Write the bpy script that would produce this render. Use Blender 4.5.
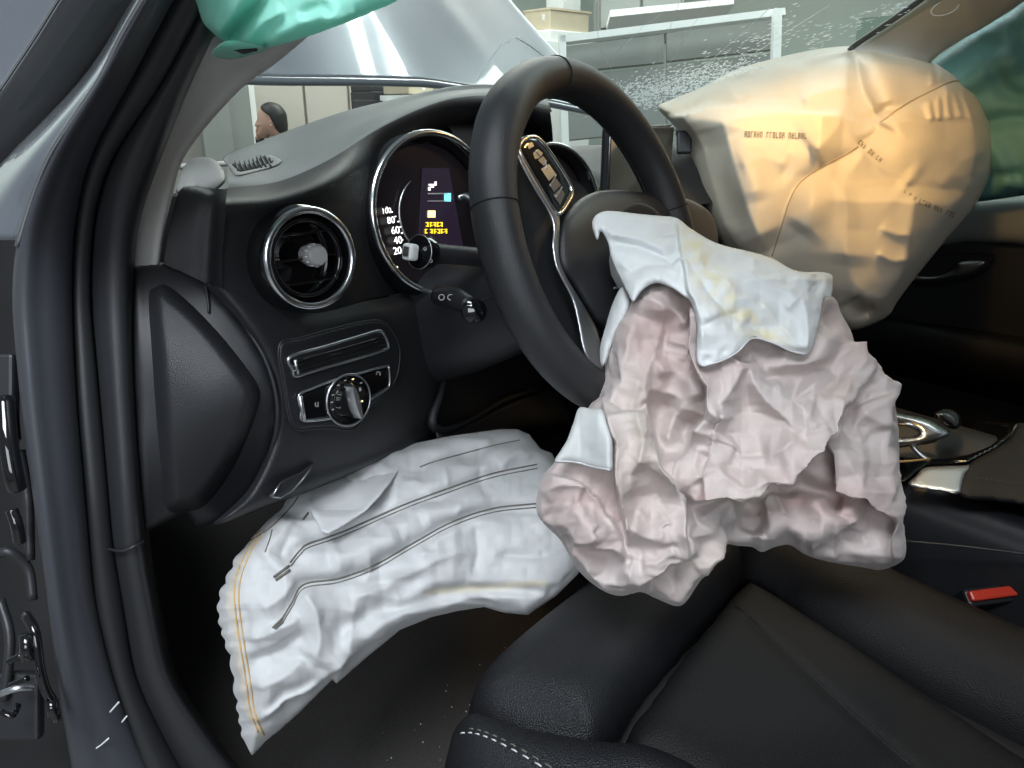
import bpy, bmesh, math, random
import numpy as np
from mathutils import Vector, Matrix
from mathutils.bvhtree import BVHTree

for o in list(bpy.data.objects):
    bpy.data.objects.remove(o)
S = bpy.context.scene
COL = S.collection
random.seed(4)
RNG = np.random.RandomState(7)

# ------------------------------------------------------------------ camera, world, lights, exposure
# car frame: X to the passenger side, Y forward, Z up; steering wheel centre at (0, 0, 0.92)
YAW, PITCH, FPX = math.radians(42), math.radians(20), 760.0
CAM = np.array((-0.589, -0.527, 1.043))
FW = np.array((math.sin(YAW)*math.cos(PITCH), math.cos(YAW)*math.cos(PITCH), -math.sin(PITCH)))
RT = np.array((math.cos(YAW), -math.sin(YAW), 0.0))
UP = np.cross(RT, FW)
cd = bpy.data.cameras.new('camera')
cam = bpy.data.objects.new('camera', cd)
COL.objects.link(cam)
cd.sensor_width = 36.0
cd.lens = FPX * 36.0 / 1024.0
cd.clip_start = 0.01
M3 = Matrix((RT, UP, -FW)).transposed()
cam.matrix_world = Matrix.Translation(CAM) @ M3.to_4x4()
S.camera = cam

w = bpy.data.worlds.new('workshop_ambient')
S.world = w
w.use_nodes = True
w.node_tree.nodes['Background'].inputs[0].default_value = (0.80, 0.88, 1.0, 1)
w.node_tree.nodes['Background'].inputs[1].default_value = 0.22

def area(name, loc, target, sx, sy, power, color):
    l = bpy.data.lights.new(name, 'AREA')
    l.shape = 'RECTANGLE'; l.size = sx; l.size_y = sy; l.energy = power; l.color = color
    o = bpy.data.objects.new(name, l); COL.objects.link(o)
    o.location = loc
    o.rotation_euler = (Vector(target) - Vector(loc)).to_track_quat('-Z', 'Y').to_euler()
    return o
area('ceiling_light_side', (-1.45, -0.9, 2.9), (-0.1, 0.0, 0.75), 1.3, 0.9, 80, (0.90, 0.95, 1.0))
area('low_fill_rear', (-2.5, -2.6, 2.0), (-0.2, 0.0, 0.8), 1.8, 1.4, 50, (0.90, 0.95, 1.0))  # low fill added to brighten the pillar, set well below the ceiling
area('ceiling_light_front', (4.2, 1.4, 3.7), (3.0, 3.0, 0.8), 2.4, 2.0, 95, (0.92, 1.0, 0.97))
area('wall_fill_left', (-0.6, 4.6, 3.9), (0.6, 7.0, 1.2), 2.0, 1.0, 120, (0.92, 0.96, 1.0))  # extra lamp added to brighten the left of the back wall
area('ceiling_light_far', (3.5, 4.2, 3.7), (3.5, 4.4, 0.5), 3.0, 2.0, 190, (1.0, 0.97, 0.9))
dl = bpy.data.lights.new('dome_light', 'SPOT'); dl.energy = 5.6; dl.color = (1.0, 0.60, 0.20); dl.shadow_soft_size = 0.03
dl.spot_size = math.radians(118); dl.spot_blend = 0.4
do = bpy.data.objects.new('dome_light', dl); COL.objects.link(do); do.location = (0.52, -0.06, 1.255)
do.rotation_euler = (Vector((0.74, -0.02, 0.55)) - Vector(do.location)).to_track_quat('-Z', 'Y').to_euler()
ml = bpy.data.lights.new('wheel_fill', 'POINT'); ml.energy = 0.8; ml.color = (1.0, 0.62, 0.24); ml.shadow_soft_size = 0.02  # amber fill added so the wheel rim catches warm light
mo = bpy.data.objects.new('wheel_fill', ml); COL.objects.link(mo); mo.location = (0.38, -0.14, 1.24)

S.view_settings.view_transform = 'Standard'
S.view_settings.look = 'None'
S.view_settings.gamma = 1.0
S.view_settings.use_curve_mapping = False
S.view_settings.exposure = 0.0

# ------------------------------------------------------------------ projection helpers
def rays(px, py):
    px = np.asarray(px, float); py = np.asarray(py, float)
    return FW + ((px-512.0)/FPX)[..., None]*RT + ((384.0-py)/FPX)[..., None]*UP
def at(px, py, d):
    return CAM + rays(px, py)*np.asarray(d, float)[..., None]
def plane_depth(p0, n, px, py):
    r = rays(px, py); n = np.asarray(n, float)
    return ((np.asarray(p0)-CAM) @ n) / (r @ n)
def onY(px, py, y): 
    r = rays(px, py); return CAM + r*((y-CAM[1])/r[..., 1])[..., None]
def onX(px, py, x):
    r = rays(px, py); return CAM + r*((x-CAM[0])/r[..., 0])[..., None]
def onZ(px, py, z):
    r = rays(px, py); return CAM + r*((z-CAM[2])/r[..., 2])[..., None]
def dX(x): return lambda px, py: plane_depth((x, 0, 0), (1, 0, 0), px, py)
def dY(y): return lambda px, py: plane_depth((0, y, 0), (0, 1, 0), px, py)

WC = np.array((0.013, 0.0, 0.915))
TILT = math.radians(22)
WYAW = math.radians(12)
WN = np.array((math.sin(WYAW)*math.cos(TILT), -math.cos(WYAW)*math.cos(TILT), math.sin(TILT)))      # towards the driver
WU = np.array((math.cos(WYAW), math.sin(WYAW), 0.0)); WV = np.cross(WN, WU)
def wheel_d(h): return lambda px, py: plane_depth(WC + WN*h, WN, px, py)
def on_wheel(px, py, h=0.0): return at(px, py, wheel_d(h)(px, py))
DN = np.array((0.28, -1.0, 0.05)); DN /= np.linalg.norm(DN)  # dash face, towards the driver
DP = np.array((-0.25, 0.13, 0.91))
def dash_d(off): return lambda px, py: plane_depth(DP + DN*off, DN, px, py)
def on_dash(px, py, off=0.0): return at(px, py, dash_d(off)(px, py))

# ------------------------------------------------------------------ materials
def mat(name, color, rough=0.5, metal=0.0, var=0.0, vscale=40.0, bump=0.0, bscale=300.0, btype='noise',
        coat=0.0, emit=None, estr=0.0, attr=False, sheen=0.0, spec=0.5, aniso=None, transl=0.0):
    m = bpy.data.materials.new(name); m.use_nodes = True
    nt = m.node_tree; b = nt.nodes['Principled BSDF']
    b.inputs['Roughness'].default_value = rough
    b.inputs['Metallic'].default_value = metal
    b.inputs['Specular IOR Level'].default_value = spec
    b.inputs['Coat Weight'].default_value = coat
    b.inputs['Coat Roughness'].default_value = 0.04
    b.inputs['Sheen Weight'].default_value = sheen
    tc = nt.nodes.new('ShaderNodeTexCoord')
    base = None
    if attr:
        a = nt.nodes.new('ShaderNodeAttribute'); a.attribute_name = 'Col'; base = a.outputs['Color']
    nz = nt.nodes.new('ShaderNodeTexNoise'); nz.inputs['Scale'].default_value = vscale
    nz.inputs['Detail'].default_value = 5
    nt.links.new(tc.outputs['Object'], nz.inputs['Vector'])
    mr = nt.nodes.new('ShaderNodeMapRange')
    mr.inputs[3].default_value = 1-var; mr.inputs[4].default_value = 1+var
    nt.links.new(nz.outputs['Fac'], mr.inputs[0])
    mx = nt.nodes.new('ShaderNodeMix'); mx.data_type = 'RGBA'; mx.blend_type = 'MULTIPLY'
    mx.inputs[0].default_value = 1.0
    if base is not None: nt.links.new(base, mx.inputs[6])
    else: mx.inputs[6].default_value = (*color, 1)
    nt.links.new(mr.outputs[0], mx.inputs[7])
    nt.links.new(mx.outputs[2], b.inputs['Base Color'])
    if bump > 0:
        if btype == 'voronoi':
            t = nt.nodes.new('ShaderNodeTexVoronoi'); out = 'Distance'
        else:
            t = nt.nodes.new('ShaderNodeTexNoise'); t.inputs['Detail'].default_value = 4; out = 'Fac'
        t.inputs['Scale'].default_value = bscale
        if aniso:
            mp = nt.nodes.new('ShaderNodeMapping'); mp.inputs['Scale'].default_value = aniso
            nt.links.new(tc.outputs['Object'], mp.inputs['Vector']); nt.links.new(mp.outputs[0], t.inputs['Vector'])
        else: nt.links.new(tc.outputs['Object'], t.inputs['Vector'])
        bp = nt.nodes.new('ShaderNodeBump'); bp.inputs['Strength'].default_value = bump
        bp.inputs['Distance'].default_value = 0.002
        nt.links.new(t.outputs[out], bp.inputs['Height']); nt.links.new(bp.outputs[0], b.inputs['Normal'])
    if emit:
        b.inputs['Emission Color'].default_value = (*emit, 1); b.inputs['Emission Strength'].default_value = estr
    if transl > 0:
        tr = nt.nodes.new('ShaderNodeBsdfTranslucent'); ms = nt.nodes.new('ShaderNodeMixShader')
        nt.links.new(mx.outputs[2], tr.inputs['Color'])
        ms.inputs[0].default_value = transl
        nt.links.new(b.outputs[0], ms.inputs[1]); nt.links.new(tr.outputs[0], ms.inputs[2])
        nt.links.new(ms.outputs[0], nt.nodes['Material Output'].inputs[0])
    return m

def glass_mat(name, tint, refl=1.0):
    m = bpy.data.materials.new(name); m.use_nodes = True; nt = m.node_tree
    nt.nodes.remove(nt.nodes['Principled BSDF'])
    tr = nt.nodes.new('ShaderNodeBsdfTransparent'); tr.inputs[0].default_value = (*tint, 1)
    gl = nt.nodes.new('ShaderNodeBsdfGlossy'); gl.inputs['Roughness'].default_value = 0.02
    ms = nt.nodes.new('ShaderNodeMixShader')
    ms.inputs[0].default_value = 0.045 * refl
    nt.links.new(tr.outputs[0], ms.inputs[1]); nt.links.new(gl.outputs[0], ms.inputs[2])
    nt.links.new(ms.outputs[0], nt.nodes['Material Output'].inputs[0])
    return m

M = {}
M['paint'] = mat('grey_paint', (0.050, 0.053, 0.064), 0.5, 0.0, 0.10, 900, coat=0.08, spec=0.4)
M['hoodpaint'] = mat('hood_paint', (0.19, 0.21, 0.24), 0.30, 0.35, 0.05, 60, coat=1.0)
M['rubber'] = mat('seal_rubber', (0.022, 0.023, 0.026), 0.42, 0, 0.1, 100, 0.1, 600)
M['blackplastic'] = mat('black_plastic', (0.016, 0.017, 0.020), 0.45, 0, 0.1, 60, 0.12, 900)
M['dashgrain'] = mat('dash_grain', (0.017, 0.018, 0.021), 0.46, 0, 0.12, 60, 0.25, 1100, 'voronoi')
M['dashtop'] = mat('dash_top', (0.185, 0.195, 0.19), 0.55, 0, 0.08, 50, 0.22, 1100, 'voronoi')  # paler than dash_grain to put light on the pad; plain grey on the door
M['piano'] = mat('gloss_black', (0.006, 0.006, 0.007), 0.07, 0, 0.0, 10, coat=0.6)
M['dark'] = mat('deep_black', (0.006, 0.006, 0.007), 0.75, 0, 0.2, 40)
M['chrome'] = mat('satin_chrome', (0.74, 0.76, 0.78), 0.20, 1.0, 0.04, 80)
M['silver'] = mat('brushed_silver', (0.62, 0.64, 0.67), 0.34, 1.0, 0.06, 200)
M['wheel'] = mat('wheel_leather', (0.022, 0.023, 0.026), 0.42, 0, 0.12, 90, 0.22, 1400, 'voronoi')
M['seat'] = mat('seat_leather', (0.009, 0.010, 0.0125), 0.44, 0, 0.12, 90, 0.45, 800, 'voronoi', spec=0.4)
M['seat_plain'] = mat('seat_insert_leather', (0.005, 0.0053, 0.0063), 0.55, 0, 0.12, 90, 0.35, 800, 'voronoi', spec=0.3)
M['carpet'] = mat('floor_carpet', (0.042, 0.040, 0.039), 0.95, 0, 0.35, 260, 0.8, 700)
M['trimgrey'] = mat('pillar_cloth', (0.60, 0.585, 0.56), 0.9, 0, 0.06, 500, 0.15, 900)
M['lighttrim'] = mat('light_grey_plastic', (0.24, 0.245, 0.235), 0.55, 0, 0.05, 300, 0.15, 900)
M['headliner'] = mat('headliner_cloth', (0.42, 0.42, 0.40), 0.9, 0, 0.05, 500, 0.1, 900)
M['bag'] = mat('airbag_nylon', (1, 1, 1), 0.62, 0, 0.05, 120, 0.12, 900, attr=True, sheen=0.25, transl=0.12)
M['pbag'] = mat('passenger_bag_nylon', (1, 1, 1), 0.5, 0, 0.04, 60, 0.08, 900, attr=True, sheen=0.05, transl=0.05)
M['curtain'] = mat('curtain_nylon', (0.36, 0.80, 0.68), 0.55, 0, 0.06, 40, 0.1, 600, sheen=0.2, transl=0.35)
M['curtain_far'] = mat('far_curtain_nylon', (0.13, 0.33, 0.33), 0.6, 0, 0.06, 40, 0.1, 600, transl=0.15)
M['thread_dark'] = mat('dark_thread', (0.13, 0.125, 0.11), 0.8)
M['thread_amber'] = mat('amber_thread', (0.55, 0.36, 0.14), 0.8)
M['thread_white'] = mat('white_thread', (0.6, 0.6, 0.62), 0.8)
M['print'] = mat('stamped_ink', (0.27, 0.23, 0.17), 0.8)
M['red'] = mat('red_plastic', (0.62, 0.05, 0.025), 0.35, emit=(0.8, 0.06, 0.02), estr=0.0)
M['white_led'] = mat('white_legend', (0.8, 0.8, 0.8), 0.5, emit=(1, 1, 1), estr=1.6)
M['grey_icon'] = mat('printed_icon', (0.45, 0.45, 0.45), 0.5)
M['yellow_led'] = mat('yellow_legend', (0.8, 0.6, 0.02), 0.5, emit=(1.0, 0.72, 0.02), estr=1.3)
M['amber_led'] = mat('amber_legend', (0.8, 0.5, 0.2), 0.5, emit=(1.0, 0.75, 0.40), estr=1.5)
M['cyan_led'] = mat('cyan_legend', (0.2, 0.6, 0.65), 0.5, emit=(0.25, 0.85, 0.9), estr=1.0)
M['violet'] = mat('display_glow', (0.01, 0.008, 0.012), 0.2, emit=(0.10, 0.06, 0.13), estr=0.16)
M['gaugeface'] = mat('gauge_face', (0.005, 0.004, 0.005), 0.3, emit=(0.10, 0.07, 0.09), estr=0.04)
M['screen'] = mat('screen_glass', (0.008, 0.008, 0.009), 0.10, coat=1.0, spec=1.0)
M['shard'] = mat('glass_shard', (0.85, 0.9, 0.92), 0.15, 0.0, spec=1.0, transl=0.5)
M['glass'] = glass_mat('windshield_glass', (0.80, 0.87, 0.84))
M['concrete'] = mat('workshop_floor', (0.22, 0.22, 0.21), 0.5, 0, 0.15, 3)
M['wall'] = mat('workshop_wall', (0.42, 0.40, 0.36), 0.8, 0, 0.06, 2)
M['wallgreen'] = mat('green_white_wall', (0.55, 0.62, 0.57), 0.8, 0, 0.05, 2)
M['white'] = mat('white_paint', (0.75, 0.78, 0.77), 0.6, 0, 0.04, 8)
M['rackgrey'] = mat('rack_panel', (0.20, 0.215, 0.205), 0.6, 0, 0.10, 5)
M['card'] = mat('cardboard', (0.50, 0.44, 0.33), 0.85, 0, 0.10, 12)
M['navy'] = mat('dark_cabinet_paint', (0.03, 0.03, 0.035), 0.5)
M['skin'] = mat('skin', (0.50, 0.30, 0.22), 0.55)
M['hair'] = mat('black_hair', (0.012, 0.011, 0.010), 0.5, 0, 0.2, 200, 0.4, 400)
M['shirt'] = mat('dark_workwear', (0.04, 0.045, 0.06), 0.85, 0, 0.15, 60)
M['tube'] = mat('tube_lamp_glow', (1, 1, 1), 0.5, emit=(0.95, 1.0, 1.0), estr=26.0)
M['satin'] = mat('satin_metal', (0.8, 0.8, 0.8), 0.45, 0.6)
M['button'] = mat('button_metal', (0.30, 0.31, 0.33), 0.32, 0.9)
M['thread_beige'] = mat('beige_thread', (0.40, 0.31, 0.19), 0.8)
M['wood'] = mat('stool_wood', (0.30, 0.19, 0.10), 0.6, 0, 0.2, 20)

# ------------------------------------------------------------------ object helpers
def link_mesh(name, verts, faces, m, parent=None, smooth=True, colors=None, autosm=None):
    me = bpy.data.meshes.new(name)
    me.from_pydata([tuple(map(float, v)) for v in verts], [], [tuple(int(i) for i in f) for f in faces])
    me.update()
    bm = bmesh.new(); bm.from_mesh(me)
    bmesh.ops.recalc_face_normals(bm, faces=bm.faces)
    bm.to_mesh(me); bm.free()
    if colors is not None:
        a = me.color_attributes.new('Col', 'FLOAT_COLOR', 'POINT')
        c = np.ones((len(me.vertices), 4), np.float32); c[:, :3] = colors
        a.data.foreach_set('color', c.ravel())
    me.materials.append(m)
    if smooth:
        me.polygons.foreach_set('use_smooth', [True]*len(me.polygons))
        if autosm:
            me.set_sharp_from_angle(angle=math.radians(autosm))
    o = bpy.data.objects.new(name, me); COL.objects.link(o)
    if parent is not None:
        o.parent = parent
        q = parent
        mtx = Matrix.Identity(4)
        chain = []
        while q is not None:
            chain.append(q); q = q.parent
        root = chain[-1]
        if len(chain) == 1:
            o.matrix_parent_inverse = Matrix.Translation(-Vector(root.location))
        # deeper levels: the parent mesh already carries world coordinates in its own space
    return o

def tag(o, label, cat, group=None, kind=None):
    if label: o['label'] = label
    if cat: o['category'] = cat
    if group: o['group'] = group
    if kind: o['kind'] = kind
    return o
def thing(name, label, cat, loc, group=None):
    e = bpy.data.objects.new(name, None); e.empty_display_size = 0.05
    COL.objects.link(e); e.location = tuple(map(float, loc))
    return tag(e, label, cat, group)
def struct(o): o['kind'] = 'structure'; return o

def catmull(P, n, closed=False):
    P = np.asarray(P, float); k = len(P)
    if k == 2 and not closed:
        t = np.linspace(0, 1, n)[:, None]; return P[0]*(1-t) + P[1]*t
    segs = k if closed else k-1
    t = np.linspace(0, segs, n, endpoint=not closed)
    i = np.minimum(t.astype(int), segs-1); f = (t-i)[:, None]
    if closed:
        p0, p1, p2, p3 = P[(i-1) % k], P[i % k], P[(i+1) % k], P[(i+2) % k]
    else:
        E = np.vstack([2*P[0]-P[1], P, 2*P[-1]-P[-2]])
        p0, p1, p2, p3 = E[i], E[i+1], E[i+2], E[i+3]
    return 0.5*((2*p1) + (-p0+p2)*f + (2*p0-5*p1+4*p2-p3)*f**2 + (-p0+3*p1-3*p2+p3)*f**3)

def loft(name, rows, m, parent, nu=24, nv=24, thick=0.0, smooth=True, autosm=None):
    """smooth surface through rows of 3-D points"""
    R = np.array([catmull(r, nu) for r in rows])
    G = np.array([catmull(R[:, j], nv) for j in range(nu)])      # nu x nv x 3
    V = G.reshape(-1, 3)
    Fc = [(i*nv+j, (i+1)*nv+j, (i+1)*nv+j+1, i*nv+j+1) for i in range(nu-1) for j in range(nv-1)]
    o = link_mesh(name, V, Fc, m, parent, smooth, autosm=autosm)
    if thick:
        md = o.modifiers.new('thick', 'SOLIDIFY'); md.thickness = thick; md.offset = 0
    return o

def tube_geo(P, rad, n=10, closed=False, flat=None):
    P = np.asarray(P, float); k = len(P)
    rad = np.broadcast_to(np.asarray(rad, float), (k,))
    if closed: T = np.roll(P, -1, 0)-np.roll(P, 1, 0)
    else: T = np.gradient(P, axis=0)
    T /= np.linalg.norm(T, axis=1)[:, None]+1e-12
    ref = np.array((0.0, 0.0, 1.0))
    if abs(T[0] @ ref) > 0.9: ref = np.array((1.0, 0, 0))
    N = np.zeros_like(P); nprev = np.cross(T[0], ref); nprev /= np.linalg.norm(nprev)
    V = []
    for i in range(k):
        nn = nprev - T[i]*(nprev @ T[i]); nn /= np.linalg.norm(nn)+1e-12; nprev = nn
        bb = np.cross(T[i], nn)
        for a in range(n):
            an = 2*math.pi*a/n
            V.append(P[i] + rad[i]*(math.cos(an)*nn + math.sin(an)*bb))
    Fc = []
    for i in range(k if closed else k-1):
        j = (i+1) % k
        for a in range(n):
            b = (a+1) % n
            Fc.append((i*n+a, i*n+b, j*n+b, j*n+a))
    if not closed:
        Fc.append(tuple(range(n))); Fc.append(tuple((k-1)*n+a for a in range(n)))
    return V, Fc
def tube(name, P, rad, m, parent, n=10, closed=False, samples=None):
    if samples:
        k = len(P)
        if not np.isscalar(rad):
            rad = np.interp(np.linspace(0, k-1, samples), np.arange(k), rad)
        P = catmull(P, samples, closed)
    V, Fc = tube_geo(P, rad, n, closed)
    return link_mesh(name, V, Fc, m, parent)

def boxgeo(lo, hi):
    (a, b, c), (d, e, f) = lo, hi
    V = [(a,b,c),(d,b,c),(d,e,c),(a,e,c),(a,b,f),(d,b,f),(d,e,f),(a,e,f)]
    Fc = [(0,3,2,1),(4,5,6,7),(0,1,5,4),(1,2,6,5),(2,3,7,6),(3,0,4,7)]
    return V, Fc
def box(name, lo, hi, m, parent=None, bevel=0.0, seg=2):
    V, Fc = boxgeo(lo, hi)
    o = link_mesh(name, V, Fc, m, parent, smooth=False)
    if bevel:
        md = o.modifiers.new('bevel', 'BEVEL'); md.width = bevel; md.segments = seg
    return o
def obox(name, c, ax, ay, az, m, parent=None, bevel=0.0):
    """box with centre c and half-axis vectors"""
    c, ax, ay, az = (np.asarray(q, float) for q in (c, ax, ay, az))
    V = [c+sx*ax+sy*ay+sz*az for sz in (-1, 1) for sx, sy in ((-1,-1),(1,-1),(1,1),(-1,1))]
    Fc = [(0,3,2,1),(4,5,6,7),(0,1,5,4),(1,2,6,5),(2,3,7,6),(3,0,4,7)]
    o = link_mesh(name, V, Fc, m, parent, smooth=False)
    if bevel:
        md = o.modifiers.new('bevel', 'BEVEL'); md.width = bevel; md.segments = 2
    return o
def frame_of(n, upref=(0, 0, 1)):
    n = np.asarray(n, float); n = n/np.linalg.norm(n)
    u = np.cross(np.asarray(upref, float), n); u /= np.linalg.norm(u)
    return u, np.cross(n, u), n
def lathe(name, c, n, prof, m, parent, seg=48, su=1.0, sv=1.0, autosm=40):
    """prof: list of (radius, height along n)"""
    u, v, n = frame_of(n); c = np.asarray(c, float)
    V, Fc = [], []
    for r, h in prof:
        for a in range(seg):
            an = 2*math.pi*a/seg
            V.append(c + r*(su*math.cos(an)*u + sv*math.sin(an)*v) + h*n)
    for i in range(len(prof)-1):
        for a in range(seg):
            b = (a+1) % seg
            Fc.append((i*seg+a, i*seg+b, (i+1)*seg+b, (i+1)*seg+a))
    if prof[0][0] > 1e-6: Fc.append(tuple(range(seg)))
    if prof[-1][0] > 1e-6: Fc.append(tuple((len(prof)-1)*seg+a for a in range(seg)))
    return link_mesh(name, V, Fc, m, parent, autosm=autosm)
def ringtube(name, c, n, r, tr, m, parent, a0=0.0, a1=360.0, seg=64, su=1.0, sv=1.0):
    u, v, n = frame_of(n); c = np.asarray(c, float)
    full = abs(a1-a0) >= 359.9
    A = np.radians(np.linspace(a0, a1, seg, endpoint=not full))
    P = [c + r*(su*math.cos(a)*u + sv*math.sin(a)*v) for a in A]
    rad = tr if full else tr*np.sin(np.linspace(0.12, math.pi-0.12, seg))**0.35
    V, Fc = tube_geo(P, rad, 10, full)
    return link_mesh(name, V, Fc, m, parent)
def text_mesh(name, s, size, c, u, v, m, parent, depth=0.0002):
    cu = bpy.data.curves.new(name, 'FONT'); cu.body = s; cu.size = size; cu.align_x = 'CENTER'; cu.align_y = 'CENTER'
    cu.extrude = depth; cu.resolution_u = 3
    t = bpy.data.objects.new('tmp', cu); COL.objects.link(t)
    bpy.context.view_layer.update()
    me = bpy.data.meshes.new_from_object(t)
    bpy.data.objects.remove(t)
    u = np.asarray(u, float); v = np.asarray(v, float)
    n = np.cross(u, v)
    V = [np.asarray(c) + q.co.x*u + q.co.y*v + q.co.z*n for q in me.vertices]
    Fc = [tuple(p.vertices) for p in me.polygons]
    bpy.data.meshes.remove(me)
    return link_mesh(name, V, Fc, m, parent, smooth=False)

# ------------------------------------------------------------------ noise
def _hash(ix, iy, seed):
    h = (ix.astype(np.int64)*374761393 + iy.astype(np.int64)*668265263 + seed*982451653) & 0x7fffffff
    h = ((h ^ (h >> 13))*1274126177) & 0x7fffffff
    return ((h ^ (h >> 16)) & 0xffff)/65535.0
def perlin(x, y, seed=0):
    ix = np.floor(x); iy = np.floor(y); fx = x-ix; fy = y-iy
    def g(ox, oy):
        a = _hash(ix+ox, iy+oy, seed)*2*math.pi
        return np.cos(a)*(fx-ox) + np.sin(a)*(fy-oy)
    u = fx*fx*fx*(fx*(fx*6-15)+10); v = fy*fy*fy*(fy*(fy*6-15)+10)
    return ((g(0,0)*(1-u)+g(1,0)*u)*(1-v) + (g(0,1)*(1-u)+g(1,1)*u)*v)*1.5
def ridged(x, y, seed=0):
    return 1-np.abs(perlin(x, y, seed))*2
def worley(x, y, seed=0):
    ix = np.floor(x); iy = np.floor(y)
    d = []
    for ox in (-1, 0, 1):
        for oy in (-1, 0, 1):
            cx = ix+ox; cy = iy+oy
            d.append(np.hypot(cx+_hash(cx, cy, seed)-x, cy+_hash(cx, cy, seed+17)-y))
    d = np.sort(np.array(d), 0)
    return d[0], d[1]
def facets(x, y, seed=0, k=14):
    """crumpled-sheet relief: tilted planes folded against each other"""
    r = np.random.RandomState(seed); h = 0
    for i in range(k):
        a = r.uniform(0, math.pi); f = r.uniform(0.5, 1.3); ph = r.uniform(0, 9)
        s = (x*math.cos(a)+y*math.sin(a))*f + ph + 0.55*perlin(x*0.6+i*3.1, y*0.6-i, seed+i)
        tri = np.abs((s % 2)-1)
        h = h + (tri-0.5)*(0.5+0.9*perlin(x*0.45+i*7, y*0.45+i*5, seed+50+i))
    return h/math.sqrt(k)

# ------------------------------------------------------------------ puffed panels from an outline
def poly_dist(poly, P):
    A = poly; B = np.roll(poly, -1, 0)
    best = np.full(len(P), 1e9); near = np.zeros_like(P); inside = np.zeros(len(P), bool)
    for a, b in zip(A, B):
        ab = b-a; L = ab @ ab
        if L < 1e-12: continue
        t = np.clip(((P-a) @ ab)/L, 0, 1); q = a + t[:, None]*ab
        d = np.hypot(*(P-q).T)
        k = d < best; best[k] = d[k]; near[k] = q[k]
        c = (a[1] > P[:, 1]) != (b[1] > P[:, 1])
        if abs(b[1]-a[1]) > 1e-12:
            xi = (b[0]-a[0])*(P[:, 1]-a[1])/(b[1]-a[1]) + a[0]
            inside ^= c & (P[:, 0] < xi)
    return best, near, inside
def polyline_dist(L, P):
    L = np.asarray(L, float); best = np.full(len(P), 1e9); side = np.zeros(len(P)); par = np.zeros(len(P))
    seg = np.hypot(*np.diff(L, axis=0).T); cum = np.concatenate([[0], np.cumsum(seg)]); tot = cum[-1]
    for i in range(len(L)-1):
        a, b = L[i], L[i+1]; ab = b-a; l2 = ab @ ab
        t = np.clip(((P-a) @ ab)/l2, 0, 1); q = a+t[:, None]*ab; d = np.hypot(*(P-q).T)
        k = d < best - 1e-9
        best[k] = d[k]; cr = ab[0]*(P[:, 1]-a[1]) - ab[1]*(P[:, 0]-a[0])
        side[k] = np.sign(cr[k]); par[k] = (cum[i]+t[k]*seg[i])/tot
    return best, side, par
def strokes_eval(strokes, P):
    h = np.zeros(len(P))
    for L, amp, wid, kind in strokes:
        if len(L) > 2: L = catmull(L, len(L)*6)
        d, s, t = polyline_dist(L, P)
        fade = np.clip(np.minimum(t, 1-t)/0.12, 0, 1)*0.85+0.15
        if kind == 'r': h += amp*fade*np.exp(-(d/wid)**2)
        elif kind == 'k': h += amp*fade*np.exp(-d/wid)                  # sharp crease
        else:
            up = (s > 0) if kind == 'sr' else (s < 0)
            v = np.where(up, np.exp(-d/wid), np.clip(1-d/4.0, 0, 1) - 0.35*np.exp(-d/(0.5*wid))*np.clip(d/4.0, 0, 1))
            h += amp*fade*v
    return h
def rbf(ctrl):
    C = np.array(ctrl, float); n = len(C)
    SC = max(np.ptp(C[:, 0]), np.ptp(C[:, 1])); C[:, :2] /= SC
    phi = lambda r: r**3
    A = np.zeros((n+3, n+3)); D = np.hypot(C[:, None, 0]-C[None, :, 0], C[:, None, 1]-C[None, :, 1])
    A[:n, :n] = phi(D); A[:n, n] = 1; A[:n, n+1:] = C[:, :2]; A[n:, :n] = A[:n, n:].T
    sol = np.linalg.lstsq(A, np.concatenate([C[:, 2], [0, 0, 0]]), rcond=None)[0]
    def f(px, py):
        px = px/SC; py = py/SC
        D = np.hypot(px[:, None]-C[None, :, 0], py[:, None]-C[None, :, 1])
        return phi(D) @ sol[:n] + sol[n] + sol[n+1]*px + sol[n+2]*py
    return f
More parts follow.
